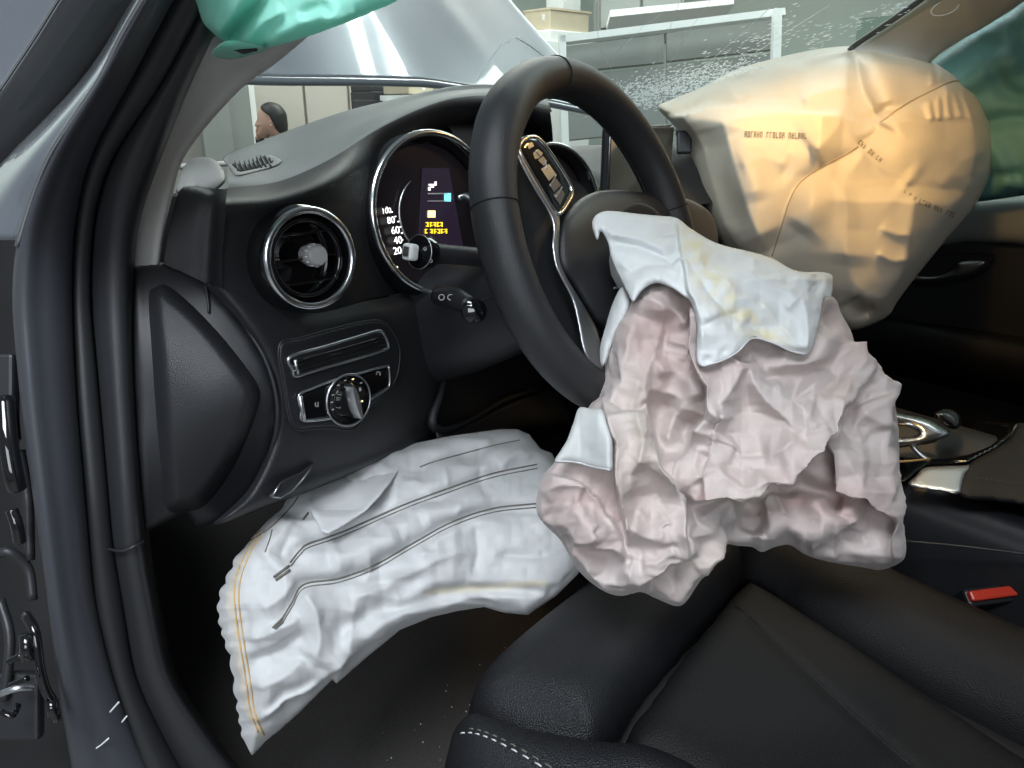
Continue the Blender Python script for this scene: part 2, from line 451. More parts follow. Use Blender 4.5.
def wrinkle(G, act, pin, eps, iters, kb=0.25, ka=0.02, amp=0.0015, seed=1, R0=None):
    """buckle a sheet that is slightly too large for its outline: length springs + bending + weak anchor"""
    nx, ny, _ = G.shape
    X0 = G.copy(); r = np.random.RandomState(seed)
    gu = np.zeros_like(G); gv = np.zeros_like(G)
    gu[1:-1] = G[2:]-G[:-2]; gv[:, 1:-1] = G[:, 2:]-G[:, :-2]
    N = np.cross(gu, gv); N /= np.linalg.norm(N, axis=-1, keepdims=True)+1e-12
    nz = r.normal(size=(nx, ny))
    for _ in range(2): nz = (nz+np.roll(nz, 1, 0)+np.roll(nz, -1, 0)+np.roll(nz, 1, 1)+np.roll(nz, -1, 1))/2.2
    X = X0 + N*(nz*amp*(~pin & act))[..., None]
    sets = []
    for di, dj, k in ((1, 0, 1.0), (0, 1, 1.0), (1, 1, .6), (1, -1, .6), (2, 0, kb), (0, 2, kb), (3, 0, kb*.5), (0, 3, kb*.5)):
        a = (slice(0, nx-di), slice(max(0, -dj), ny-max(0, dj)))
        b = (slice(di, nx), slice(max(0, dj), ny+min(0, dj)))
        m = (act[a] & act[b]).astype(float)
        rest = np.linalg.norm(X0[b]-X0[a], axis=-1)
        if R0 is not None: rest = np.linalg.norm(R0[b]-R0[a], axis=-1)
        e = eps if np.isscalar(eps) else .5*(eps[a]+eps[b])
        sets.append((a, b, m*k, rest*(1+e)))
    free = (~pin & act).astype(float)[..., None]
    Vel = np.zeros_like(X)
    for it in range(iters):
        C = np.zeros_like(X); W = np.full((nx, ny), 1e-6)
        for a, b, k, rest in sets:
            d = X[b]-X[a]; L = np.sqrt((d*d).sum(-1))+1e-9
            f = (d*((L-rest)/L*.5*k)[..., None])
            C[a] += f; C[b] -= f; W[a] += k; W[b] += k
        step = C/W[..., None]*1.6*free - (X-X0)*ka*free
        Vel = Vel*.75 + step*.6
        X = X + Vel*free
    return X
CAMMAP = lambda px, py, d: at(px, py, d)
def puff(name, poly, depth, T, wid, m, parent, s=3.0, back=None, strokes=(), noise=None, color=None,
         smooth_poly=0, mapf=CAMMAP, edge=8.0, autosm=None, power=0.5, wr=None):
    """closed solid with real thickness: front bulges by T, back by `back`, meeting along the outline"""
    poly = np.asarray(poly, float)
    if smooth_poly: poly = catmull(poly, smooth_poly, True)
    lo = poly.min(0)-s; hi = poly.max(0)+s
    nx = int((hi[0]-lo[0])/s)+2; ny = int((hi[1]-lo[1])/s)+2
    gx, gy = np.meshgrid(lo[0]+np.arange(nx)*s, lo[1]+np.arange(ny)*s, indexing='ij')
    P = np.stack([gx.ravel(), gy.ravel()], 1)
    d, near, ins = poly_dist(poly, P)
    core = ins & (d > 0.38*s)
    I = np.arange(nx*ny).reshape(nx, ny)
    q = np.stack([I[:-1, :-1], I[1:, :-1], I[1:, 1:], I[:-1, 1:]], -1).reshape(-1, 4)
    q = q[core[q].any(1)]
    used = np.unique(q)
    bd = ~core
    P2 = np.where(core[:, None], P, near); dist = np.where(core, d, 0.0)
    if callable(depth): base_f = depth
    else: base_f = rbf(depth)
    def relief(Q, dd):
        x = np.clip(dd/wid, 0, 1); pr = (1-(1-x)**2)**power
        h = T*pr
        e = np.clip(dd/edge, 0, 1)
        if len(strokes): h = h + strokes_eval(strokes, Q)*e
        if noise is not None: h = h + noise(Q[:, 0], Q[:, 1])*(0.25+0.75*e)*np.clip(dd/(0.4*edge), 0.0, 1)
        return h
    Pu = P2[used]; du = dist[used]
    b0 = base_f(Pu[:, 0], Pu[:, 1])
    df = b0 - relief(Pu, du)
    bk = T if back is None else back
    x = np.clip(du/wid, 0, 1); db = b0 + bk*(1-(1-x)**2)**power
    VF = mapf(Pu[:, 0], Pu[:, 1], df)
    if wr is not None:
        *lv, fe, fi, sd_ = wr
        for cs, ce, ci in zip(lv[0::3], lv[1::3], lv[2::3]):      # coarse folds on wide grids, then fine wrinkles
            if ce <= 0: continue
            mx_ = int((hi[0]-lo[0])/cs)+2; my_ = int((hi[1]-lo[1])/cs)+2
            hx_, hy_ = np.meshgrid(lo[0]+np.arange(mx_)*cs, lo[1]+np.arange(my_)*cs, indexing='ij')
            Q = np.stack([hx_.ravel(), hy_.ravel()], 1); dq, nq, iq = poly_dist(poly, Q)
            ok = iq & (dq > .3*cs); Qs = np.where(ok[:, None], Q, nq); dq = np.where(ok, dq, 0)
            near1 = dq.reshape(mx_, my_)*0; act = (iq | (poly_dist(poly, Q)[0] < cs)).reshape(mx_, my_)
            Gc = mapf(Qs[:, 0], Qs[:, 1], base_f(Qs[:, 0], Qs[:, 1])-relief(Qs, dq)).reshape(mx_, my_, 3)
            Xc = wrinkle(Gc, act, ~ok.reshape(mx_, my_), ce, ci, .06, .010, .0006*cs, sd_+int(cs))
            Dc = Xc-Gc
            fx = (Pu[:, 0]-lo[0])/cs; fy = (Pu[:, 1]-lo[1])/cs
            i0 = np.clip(fx.astype(int), 0, mx_-2); j0 = np.clip(fy.astype(int), 0, my_-2); fx = (fx-i0)[:, None]; fy = (fy-j0)[:, None]
            fx = np.clip(fx, 0, 1); fy = np.clip(fy, 0, 1)
            disp = (Dc[i0, j0]*(1-fx)+Dc[i0+1, j0]*fx)*(1-fy)+(Dc[i0, j0+1]*(1-fx)+Dc[i0+1, j0+1]*fx)*fy
            VF = VF + disp*np.clip(du/(.8*cs), 0, 1)[:, None]
        if fe > 0:
            Gf = np.zeros((nx*ny, 3)); Gf[used] = VF; act = np.zeros(nx*ny, bool); act[used] = True
            pin = ~core
            X = wrinkle(Gf.reshape(nx, ny, 3), act.reshape(nx, ny), pin.reshape(nx, ny), fe, fi, .22, .02, .0006, sd_+1)
            VF = X.reshape(-1, 3)[used]
    VB = mapf(Pu[:, 0], Pu[:, 1], db)
    idx = -np.ones(nx*ny, int); idx[used] = np.arange(len(used))
    cu = core[used]; bidx = np.where(cu, len(used)+np.cumsum(cu)-1, np.arange(len(used)))
    V = np.vstack([VF, VB[cu]])
    F1 = idx[q]; F2 = bidx[F1][:, ::-1]
    def clean(Fq):
        out = []
        for f in Fq.tolist():
            g = []
            for v in f:
                if v not in g: g.append(v)
            if len(g) >= 3: out.append(tuple(g))
        return out
    bset = F1[(cu[F1]).any(1)]
    faces = clean(bset) + clean(bidx[bset][:, ::-1])
    cols = None
    if color is not None:
        c = color(Pu[:, 0], Pu[:, 1]); cols = np.vstack([c, c[cu]])
    o = link_mesh(name, V, faces, m, parent, True, cols, autosm)
    Vl = [Vector(v) for v in V.tolist()]
    bvh = []
    def surf(px, py, off=0.0006):
        Q = np.stack([np.asarray(px, float), np.asarray(py, float)], 1)
        dd, _, ii = poly_dist(poly, Q); dd = np.where(ii, dd, 0)
        d0 = base_f(Q[:, 0], Q[:, 1]) - relief(Q, dd)
        if wr is not None and mapf is CAMMAP:
            if not bvh: bvh.append(BVHTree.FromPolygons(Vl, faces))
            for i_, r_ in enumerate(rays(Q[:, 0], Q[:, 1])):
                h_ = bvh[0].ray_cast(Vector(CAM), Vector(r_))
                if h_[0] is not None: d0[i_] = (np.array(h_[0])-CAM) @ FW
        return mapf(Q[:, 0], Q[:, 1], d0 - off)
    return o, surf

def seam(name, pts, surf, rad, m, parent, n=60, off=0.0006, nside=6):
    L = catmull(np.asarray(pts, float), n)
    return tube(name, surf(L[:, 0], L[:, 1], off), rad, m, parent, n=nside)
def shift(pts, dx, dy): return [(x+dx, y+dy) for x, y in pts]
def V3(*a): return np.array(a, float)


# ================================================================== workshop setting
struct(box('floor', (-7, -4, -0.02), (11, 8, 0.0), M['concrete']))
wb = struct(box('wall_back', (-7, 7.0, 0.0), (11, 7.2, 4.2), M['wallgreen']))
wr = struct(box('wall_right', (9.0, -4, 0.0), (9.2, 7.0, 4.2), M['wallgreen']))
# beige partition panels seen in the gap under the hood
def pxbox(name, x0, x1, y0, y1, Y, thick, m, parent=None, zlo=None, bevel=0.0):
    """upright slab in the plane Y whose edges fall on the given picture columns/rows"""
    a = onY(np.array(x0), np.array((y0+y1)/2), Y); b = onY(np.array(x1), np.array((y0+y1)/2), Y)
    zt = onY(np.array((x0+x1)/2), np.array(y0), Y)[2]; zb = onY(np.array((x0+x1)/2), np.array(y1), Y)[2]
    if zlo is not None: zb = zlo
    return box(name, (a[0], Y-thick, zb), (b[0], Y, zt), m, parent, bevel)
wpart = struct(box('wall_partition', (0.2, 6.2, 0.0), (4.6, 6.26, 3.0), M['wall']))
for a, b in ((238, 302), (305, 346), (349, 400), (403, 450)):
    pa = pxbox('panel', a, b, 60, 150, 6.19, 0.03, M['wall'], wpart, zlo=0.02)
struct(pxbox('trim_1', 233, 249, 40, 160, 5.9, 0.12, M['white'], zlo=0.0))
cab = thing('tool_cabinet', 'dark tool cabinet against the beige partition, seen in the gap under the hood', 'cabinet', (3.3, 5.5, 0))
pxbox('cabinet_body', 352, 380, 92, 150, 5.4, 0.35, M['navy'], cab, zlo=0.0, bevel=0.01)
pxbox('cabinet_door', 354, 378, 100, 150, 5.04, 0.02, M['navy'], cab, zlo=0.06, bevel=0.004)
pxbox('upper_bin', 350, 374, 76, 92, 5.4, 0.30, M['navy'], cab, bevel=0.01)
cd_ = thing('dark_cabinet', 'dark grey locker left of the white post, behind the pillar', 'locker', (0.5, 5.9, 0))
pxbox('locker_body', 196, 231, 60, 160, 6.1, 0.4, M['rackgrey'], cd_, zlo=0.0, bevel=0.01)
pxbox('locker_door', 199, 229, 64, 160, 5.68, 0.02, M['rackgrey'], cd_, zlo=0.05, bevel=0.005)

def carton(lab, x0, x1, y0, y1, Y, zl=None):
    t = thing('cardboard_box', lab, 'box', onY(np.array((x0+x1)/2), np.array(y1), Y), 'cardboard boxes in the workshop')
    b = pxbox('carton', x0, x1, y0, y1, Y, 0.35, M['card'], t, bevel=0.008)
    f = pxbox('flap', x0-1, x1+1, y0-1.2, y0+1, Y+0.01, 0.37, M['card'], t)
    f2 = pxbox('tape', (x0+x1)/2-1.2, (x0+x1)/2+1.2, y0, y0+6, Y-0.351, 0.003, M['white'], t)
    return t
bench = thing('work_bench', 'pale workbench behind the dashboard hump carrying cardboard boxes', 'workbench', (3.6, 5.0, 0))
pxbox('bench_top', 380, 470, 96, 101, 5.0, 0.6, M['white'], bench)
for a in (384, 462): pxbox('bench_leg', a, a+5, 100, 150, 4.9, 0.06, M['white'], bench, zlo=0.0)
carton('beige carton at the left on the bench in the gap under the hood', 383, 408, 80, 94.6, 4.95)
carton('beige carton at the right on the bench in the gap under the hood', 410, 437, 84, 94.6, 4.95)

# storage rack seen through the windshield
rk = thing('storage_rack', 'white-framed grey storage rack seen through the cracked windshield', 'rack', (4.4, 3.6, 0))
def bar(name, x0, y0, x1, y1, D, wpx, m, parent, thick=0.05):
    a = at(np.array(x0), np.array(y0), np.array(D)); b = at(np.array(x1), np.array(y1), np.array(D))
    ax = (b-a)/2; u = np.cross(ax, FW); u = u/np.linalg.norm(u)*wpx*D/FPX/2
    n = np.cross(ax, u); n = n/np.linalg.norm(n)*thick/2
    return obox(name, (a+b)/2, ax, u, n, m, parent)
def quadpanel(name, pts, D, thick, m, parent):
    P = np.array(pts, float); A = at(P[:, 0], P[:, 1], np.full(len(P), D)); B = A + FW*thick
    k = len(P); V = np.vstack([A, B])
    Fc = [tuple(range(k)), tuple(range(2*k-1, k-1, -1))] + [(i, i+k, (i+1) % k+k, (i+1) % k) for i in range(k)]
    return link_mesh(name, V, Fc, m, parent, smooth=False)
bar('top_rail', 560, 41, 784, 13, 4.6, 7, M['white'], rk)
bar('post', 777, 10, 773, 140, 4.55, 8, M['white'], rk)
bar('post', 562, 36, 566, 170, 4.6, 7, M['white'], rk)
quadpanel('panel', [(566, 46), (664, 34), (664, 62), (566, 72)], 4.75, 0.03, M['rackgrey'], rk)
quadpanel('panel', [(667, 33), (773, 20), (773, 49), (667, 61)], 4.75, 0.03, M['rackgrey'], rk)
quadpanel('panel', [(566, 76), (664, 66), (664, 130), (566, 140)], 4.75, 0.03, M['rackgrey'], rk)
quadpanel('panel', [(667, 65), (773, 53), (773, 120), (667, 130)], 4.75, 0.03, M['rackgrey'], rk)
struct(box('trim_2', tuple(onY(np.array(563), np.array(20), 5.6)+V3(0, 0, -2.0)), tuple(onY(np.array(580), np.array(20), 5.6)+V3(0, .25, 2.0)), M['white']))
dk = thing('wall_cabinet', 'dark grey wall cabinet behind the white storage rack', 'cabinet', (5.3, 4.6, 0))
quadpanel('cabinet_body', [(598, -40), (684, -40), (684, 24), (598, 32)], 5.6, 0.3, M['rackgrey'], dk)
quadpanel('cabinet_door', [(601, -36), (640, -36), (640, 24), (601, 28)], 5.57, 0.02, M['rackgrey'], dk)
quadpanel('cabinet_door', [(643, -36), (681, -36), (681, 20), (643, 23)], 5.57, 0.02, M['rackgrey'], dk)
quadpanel('cabinet_shelf', [(610, 10), (734, -2), (734, 4), (610, 17)], 5.35, 0.2, M['white'], dk)
carton('large beige carton standing left of the white post beyond the hood', 524, 563, 14, 34, 5.3)
lc = thing('low_cabinet', 'pale low cabinet under the carton left of the white post', 'cabinet', (3.9, 5.3, 0))
pxbox('cabinet_body', 520, 562, 34, 120, 5.3, 0.4, M['white'], lc, zlo=0.0, bevel=0.01)
pxbox('cabinet_door', 523, 559, 40, 120, 4.89, 0.02, M['white'], lc, zlo=0.06, bevel=0.005)

# ceiling tube lamps, mirrored in the hood paint
for i, (lx, lab) in enumerate(((1.86, 'left one of the two ceiling tube lamps mirrored in the hood'), (2.10, 'right one of the two ceiling tube lamps mirrored in the hood'))):
    t = thing('tube_lamp', lab, 'lamp', (lx, 1.9, 3.6), 'ceiling tube lamps')
    tube('lamp_tube', [(lx, 1.2, 3.5), (lx, 2.6, 3.5)], 0.03, M['tube'], t, 10)
    box('lamp_housing', (lx-0.05, 1.15, 3.54), (lx+0.05, 2.65, 3.60), M['white'], t)

# ================================================================== car body round the door opening
body = thing('car', 'dark grey car body round the open front doorway, with rubber door seal', 'car', (0.3, 0.0, 0.0))
YS = [-70, 0, 78, 117, 156, 200, 234, 299, 400, 500, 548, 600, 680, 768, 860]
PL = [188, 142, 100, 74, 49, 31, 18, 13, 22, 35, 42, 49, 59, 74, 95]
PR = [214, 174, 133, 111, 90, 79, 74, 72, 77, 86, 90, 95, 114, 148, 200]
SR = [238, 198, 157, 130, 106, 93, 88, 86, 95, 104, 108, 117, 130, 172, 235]
TR = [270, 230, 190, 174, 158, 142, 133, 131, 135, 141, 144, 154, 170, 231, 335]
TD = [.43, .47, .525, .553, .58, .61, .63, .645, .655, .665, .675, .69, .72, .765, .81]
_yd = np.linspace(-70, 860, 63)
def _sm(v):
    q = np.interp(_yd, YS, v)
    for _ in range(3): q = np.concatenate([[2*q[0]-q[1]], q, [2*q[-1]-q[-2]]]); q = .25*q[:-2]+.5*q[1:-1]+.25*q[2:]
    return q
PL, PR, SR, TR, TD = (_sm(v) for v in (PL, PR, SR, TR, TD)); YS = _yd
def col(xs, dd, off=0.0, dx=0.0): return [at(np.array(x+dx), np.array(y), np.array(d+off+dd)) for x, y, d in zip(xs, YS, TD)]
mid = lambda a, b, t: [x*(1-t)+y*t for x, y in zip(a, b)]
loft('body_side_panel', [col(PL, .06), col(PL, -.045), col(mid(PL, PR, .5), -.04), col(mid(PL, PR, .92), -.02), col(PR, .0), col(PR, .05, dx=4)], M['paint'], body, 60, 30)
# rounded door seal
cs = [at(np.array(x), np.array(y), np.array(d+.0)) for x, y, d in zip(mid(PR, SR, .55), YS, TD)]
tube('door_seal', cs, [(b-a)*0.62/FPX*d for a, b, d in zip(PR, SR, TD)], M['rubber'], body, 16, samples=80)
loft('door_opening_trim', [col(SR, .055, dx=-4), col(SR, .02), col(mid(SR, TR, .22), .0), col(mid(SR, TR, .6), -.006), col(TR, .012), col(TR, .09, dx=6)], M['rubber'], body, 60, 24)
ps = [at(np.array(x), np.array(y), np.array(d)) for x, y, d in ((107, 549, .672), (122, 551, .666), (135, 546, .667), (144, 541, .678))]
tube('trim_joint', ps, 0.0013, M['blackplastic'], body, 8, samples=14)
# outer pillar paint left of the highlight line, falling away from the camera
YA = [-70, 0, 78, 156, 200, 240]
A0 = [188, 142, 100, 49, 31, 17]; AD = [.385, .425, .48, .535, .565, .585]
A1 = [178, 134, 84, 10, -30, -60]
rowA = [at(np.array(x+1.5), np.array(y), np.array(d-.002)) for x, y, d in zip(A0, YA, AD)]
rowM = [at(np.array((a*.5+b*.5)), np.array(y), np.array(d+.02)) for a, b, y, d in zip(A0, A1, YA, AD)]
rowB = [at(np.array(x), np.array(y), np.array(d+.10)) for x, y, d in zip(A1, YA, AD)]
loft('outer_pillar', [rowA, rowM, rowB], M['hoodpaint'], body, 30, 12, thick=0.002)
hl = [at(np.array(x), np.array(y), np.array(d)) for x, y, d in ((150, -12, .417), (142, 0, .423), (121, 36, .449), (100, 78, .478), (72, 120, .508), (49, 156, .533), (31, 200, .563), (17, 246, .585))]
tube('pillar_glint', hl, 0.0017, M['silver'], body, 8, samples=40)  # silver bead added to stand in for the glint along the paint edge
# scratches through the paint low on the panel
for i, p in enumerate((((84, 767), (92, 752), (101, 745), (109, 738)), ((122, 722), (127, 716)), ((110, 712), (119, 702)))):
    L = catmull(np.array(p, float), 10)
    dd = np.interp(L[:, 1], YS, TD) - .0445
    tube('paint_scratch', at(L[:, 0], L[:, 1], dd), 0.0008, M['white'], body, 5)
# A-pillar trim (left)
def strip(name, left, right, m, bul, dl_, dr_, thick=0.004, n=40):
    Lp = [at(np.array(x), np.array(y), np.array(d)) for x, y, d in left]; Rp = [at(np.array(x), np.array(y), np.array(d)) for x, y, d in right]
    ry = lambda p: (p-CAM)/np.linalg.norm(p-CAM)
    Lb = [p + ry(p)*dl_ for p in Lp]; Rb = [p + ry(p)*dr_ for p in Rp]
    Mp = [a*.5+b*.5 - FW*bul for a, b in zip(Lp, Rp)]
    M1 = [a*.82+b*.18 - FW*bul*.6 for a, b in zip(Lp, Rp)]; M2 = [a*.18+b*.82 - FW*bul*.6 for a, b in zip(Lp, Rp)]
    return loft(name, [Lb, Lp, M1, Mp, M2, Rp, Rb], m, body, n, 28)
left = [(121, 268, .665), (125, 230, .655), (135, 192, .635), (148, 154, .61), (166, 112, .58), (180, 80, .56), (197, 52, .54), (226, 26, .52), (270, 0, .49), (310, -40, .46)]
right = [(159, 266, .69), (164, 230, .68), (172, 195, .665), (181, 163, .645), (198, 136, .63), (227, 102, .605), (249, 81, .585), (275, 63, .565), (305, 38, .545), (350, 0, .51)]
strip('pillar_trim', left, right, M['trimgrey'], .008, .05, .05)
# right A-pillar trim and headliner corner
rl = [(848, 56, 1.40), (858, 46, 1.395), (892, 23, 1.33), (926, -1, 1.27), (970, -34, 1.2)]
rr = [(915, 92, 1.42), (930, 62, 1.40), (960, 40, 1.36), (985, 26, 1.32), (1040, -10, 1.26)]
strip('pillar_trim', rl, rr, M['headliner'], .02, .05, .03)
tube('windshield_border', [at(np.array(x-2), np.array(y-1), np.array(d+.004)) for x, y, d in rl], 0.006, M['rubber'], body, 8, samples=20)
cc = [at(np.array(945+14*math.cos(a)), np.array(8+7*math.sin(a)-4*math.cos(a)), np.array(1.272+.0)) for a in np.linspace(0, 2*math.pi, 20, endpoint=False)]
tube('trim_clip', cc, 0.0012, M['headliner'], body, 6, closed=True)
# roof with headliner (above the frame, shades the cabin)
rf = loft('roof_panel', [[(-.28, y, 1.285+.03*math.sin(max(0, (-y)/1.3)*math.pi)) for y in (-.06, -.4, -.8, -1.3)], [(.3, y, 1.315+.03*math.sin(max(0, -y/1.3)*math.pi)) for y in (-.06, -.4, -.8, -1.3)], [(.9, y, 1.285+.03*math.sin(max(0, -y/1.3)*math.pi)) for y in (-.06, -.4, -.8, -1.3)]], M['headliner'], body, 12, 12, thick=0.02)
# cabin floor, bulkhead, far sill, fender apron and under-dash closing
loft('floor_carpet', [[(-.42, .55, .52), (-.43, .30, .30), (-.44, .05, .26), (-.44, -.4, .26), (-.44, -1.1, .27)], [(0, .55, .52), (0, .30, .29), (0, .05, .25), (0, -.4, .25), (0, -1.1, .27)], [(.25, .55, .54), (.25, .30, .31), (.25, .05, .26), (.25, -.4, .26), (.25, -1.1, .27)]], M['carpet'], body, 30, 40, thick=0.01)
box('kick_panel', (-.452, .27, .24), (-.425, .56, .72), M['blackplastic'], body, 0.006)
box('bulkhead', (-.45, .56, .2), (1.2, .60, .93), M['dark'], body)
box('door_sill', (-.50, -1.2, .22), (-.43, .1, .34), M['rubber'], body, 0.015)
box('passenger_floor', (.25, -1.1, .22), (1.15, .56, .26), M['carpet'], body)
box('rear_bulkhead', (-.45, -1.25, .2), (1.2, -1.2, 1.2), M['dark'], body)
# crumbs of airbag dust on the carpet
pts = [(430, 690), (452, 707), (470, 705), (390, 705), (415, 730), (365, 740), (345, 735), (480, 665), (440, 650), (408, 690), (383, 722), (505, 648), (460, 735), (326, 715)]
V, Fc = [], []
for (x, y) in pts + [(random.uniform(330, 480), random.uniform(640, 765)) for _ in range(60)]:
    p = onZ(np.array(float(x)), np.array(float(y)), .262); r = random.choice((.0004, .0005, .0006, .0010)); k = len(V)
    V += [p+V3(r, 0, 0), p+V3(-r, r, 0), p+V3(-r, -r, 0), p+V3(0, 0, r*1.5)]
    Fc += [(k, k+1, k+2), (k, k+1, k+3), (k+1, k+2, k+3), (k, k+2, k+3)]
dst = link_mesh('carpet_dust', V, Fc, M['white'], body, smooth=False); dst['kind'] = 'stuff'

# ================================================================== open front door seen at the left edge
fd = thing('front_door', 'open front door at the left edge with black window frame and hinges', 'car door', (-.55, .4, .25))
fa = [(150, -14, .60), (135, 0, .62), (100, 46, .66), (60, 98, .70), (0, 166, .76), (-60, 230, .82)]
fb = [(80, -24, .66), (62, 0, .68), (40, 35, .71), (18, 68, .735), (0, 94, .75), (-60, 175, .82)]
Pa = [at(np.array(x), np.array(y), np.array(d)) for x, y, d in fa]; Pb = [at(np.array(x), np.array(y), np.array(d)) for x, y, d in fb]
loft('window_frame', [[p+FW*.04 for p in Pa], Pa, [a*.5+b*.5-FW*.006 for a, b in zip(Pa, Pb)], Pb, [p+FW*.04 for p in Pb]], M['blackplastic'], fd, 30, 12)
tube('frame_bead', [p-FW*.004 for p in Pb], 0.0016, M['chrome'], fd, 6, samples=30)
loft('door_shell', [[at(np.array(x), np.array(y), np.array(.90)) for x, y in ((-80, 190), (-80, 450), (-80, 850))], [at(np.array(x), np.array(y), np.array(.80)) for x, y in ((0, 215), (0, 450), (20, 850))], [at(np.array(x), np.array(y), np.array(.79)) for x, y in ((40, 200), (50, 450), (105, 850))]], M['dark'], fd, 20, 20, thick=0.004)
def hp(x, y, d): return at(np.array(float(x)), np.array(float(y)), np.array(float(d)))
for pts_, r in ((((26, 615, .66), (35, 632, .65), (40, 668, .65), (46, 690, .655), (53, 702, .66), (57, 720, .665)), .0042),
                (((5, 398, .64), (8, 440, .63), (14, 475, .63), (17, 488, .635)), .0075),
                (((12, 510, .64), (17, 525, .64), (20, 542, .645)), .005)):
    tube('hinge_arm', [hp(*p) for p in pts_], r, M['piano'], fd, 10, samples=20)
for pts_ in (((0, 694, .63), (18, 688, .63), (34, 687, .64)), ((8, 662, .65), (22, 655, .65)), ((10, 686, .65), (28, 678, .65)), ((0, 712, .64), (12, 716, .64), (18, 705, .65))):
    tube('check_strap', [hp(*p) for p in pts_], .0028, M['silver'] if pts_[0][1] == 694 else M['piano'], fd, 8, samples=10)
for k, pts_ in enumerate((((0, 365, .66), (8, 372, .66), (13, 410, .67), (16, 440, .67)), ((-4, 555, .66), (10, 552, .66), (28, 568, .67), (33, 600, .67)), ((0, 600, .68), (10, 640, .67), (4, 700, .67)), ((20, 450, .67), (28, 500, .67), (30, 560, .67)))):
    tube('wire_harness', [hp(*p) for p in pts_], .0042, M['rubber'], fd, 8, samples=16)
tube('hinge_pin', [hp(27, 634, .646), hp(28, 660, .646)], .006, M['piano'], fd, 12)
tube('hinge_pin', [hp(52, 700, .655), hp(53, 715, .655)], .005, M['piano'], fd, 12)
obox('hinge_plate', hp(3, 400, .66), RT*.012, UP*.04, FW*.006, M['blackplastic'], fd, .003)
obox('hinge_plate', hp(14, 705, .68), RT*.025, UP*.03, FW*.006, M['blackplastic'], fd, .003)

# ================================================================== hood and windshield
hood = thing('hood', 'raised grey hood with two tube-light reflections, seen through the windshield', 'hood', (.37, .92, 1.05))
ca, sa = math.cos(math.radians(38)), math.sin(math.radians(38))
def hd(x, s):
    c = (x-.37)/.67
    z0 = 1.095 - .045*max(0, min(1, (x-.45)/.55)) - .015*c*c*0
    crown = .045*(1-c*c) + .006*math.exp(-((abs(c)-.5)/.09)**2)
    return V3(x, .92 + s*ca - crown*sa*.6, z0 - .02 + s*sa + crown*ca*.6)
xs = np.linspace(-.45, 1.05, 40)
loft('hood_skin', [[hd(x, s) for s in (0, .05, .3, .6, .95)] for x in xs], M['hoodpaint'], hood, 20, 120, thick=.012)
tube('hood_rear_edge', [hd(x, -.002) + V3(0, -.004, -.004) for x in xs], .008, M['hoodpaint'], hood, 10)
tube('hood_side_edge', [hd(1.05, s) for s in (0, .2, .5, .95)], .008, M['silver'], hood, 8, samples=12)

ws = thing('windshield', 'cracked windshield glass with white splinters above the passenger side', 'windshield', (.3, .62, .93))
def wsp(u, v):   # u across 0..1, v up 0..1
    xl = -.48+.16*v; xr = 1.15-.24*v
    bow = .10*(1-(2*u-1)**2)
    return V3(xl+(xr-xl)*u, .60+bow*.6-(.67)*v, .92+.34*v+bow*.35*math.sin(math.pi*v)*.4)
loft('glass_pane', [[wsp(u, v) for v in np.linspace(0, 1, 6)] for u in np.linspace(0, 1, 9)], M['glass'], ws, 24, 30)
box('cowl_panel', (-.45, .60, .86), (1.15, .90, .90), M['rubber'], ws)
tube('cowl_edge', [(-.40, .62, .945), (-.28, .60, .962), (0.0, .66, .965)], .004, M['trimgrey'], ws, 8, samples=20)
# splinters: fracture glints lie on the pane
gp = [o for o in ws.children if o.name.startswith('glass_pane')][0].data
bv = BVHTree.FromPolygons([v.co.copy() for v in gp.vertices], [tuple(p.vertices) for p in gp.polygons])
V, Fc = [], []
def glint(x, y, ang, ln, wd):
    r = rays(np.array(float(x)), np.array(float(y)))
    h = bv.ray_cast(Vector(CAM), Vector(r))
    if h[0] is None: return
    p = np.array(h[0]); n = np.array(h[1]); n = n if n @ r < 0 else -n
    dirs = math.cos(ang)*RT + math.sin(ang)*UP; dirs = dirs - n*(dirs @ n); dirs /= np.linalg.norm(dirs)
    sd = np.cross(n, dirs); sc = h[3]/FPX/ (np.linalg.norm(r))*1.0
    k = len(V); a = dirs*ln*sc/2; b = sd*wd*sc/2; up = n*wd*sc*.7
    V.extend([p-a, p+b*.9, p+a, p-b, p+up])
    Fc.extend([(k, k+1, k+4), (k+1, k+2, k+4), (k+2, k+3, k+4), (k+3, k, k+4)])
for i in range(2000):
    t = random.random()
    cx, cy = 612+t*130, 98-t*32
    x = cx+random.gauss(0, 18); y = cy+random.gauss(0, 7)+random.random()*8
    if y > 118: continue
    glint(x, y, math.radians(30+random.gauss(0, 25)), random.choice((1.5, 2, 3, 4.5)), random.uniform(.5, 1.6))
for i in range(170):
    t = random.random(); x = 690+t*110+random.gauss(0, 8); y = 76-t*58+random.gauss(0, 9)
    glint(x, y, math.radians(36+random.gauss(0, 10)), random.uniform(2, 8), random.uniform(.5, 1.2))
for i in range(110):
    t = random.random(); x = 800+t*110; y = 46-t*44+random.gauss(0, 6)
    glint(x, y, math.radians(30+random.gauss(0, 6)), random.uniform(2, 9), random.uniform(.5, 1.1))
sp = link_mesh('glass_splinters', V, Fc, M['shard'], ws, smooth=False); sp['kind'] = 'stuff'
def crack(pts, r=.0005):
    L = catmull(np.array(pts, float), 16); P = []
    for x, y in L:
        rr_ = rays(np.array(x), np.array(y)); h = bv.ray_cast(Vector(CAM), Vector(rr_))
        if h[0] is not None: P.append(np.array(h[0]))
    if len(P) > 3: tube('crack', P, r, M['shard'], ws, 5)
crack([(507, 43), (512, 38), (520, 37)]); crack([(517, 38), (533, 48), (548, 60)], .0011)
crack([(521, 60), (527, 69)]); crack([(505, 40), (482, 72), (478, 82)], .0003)
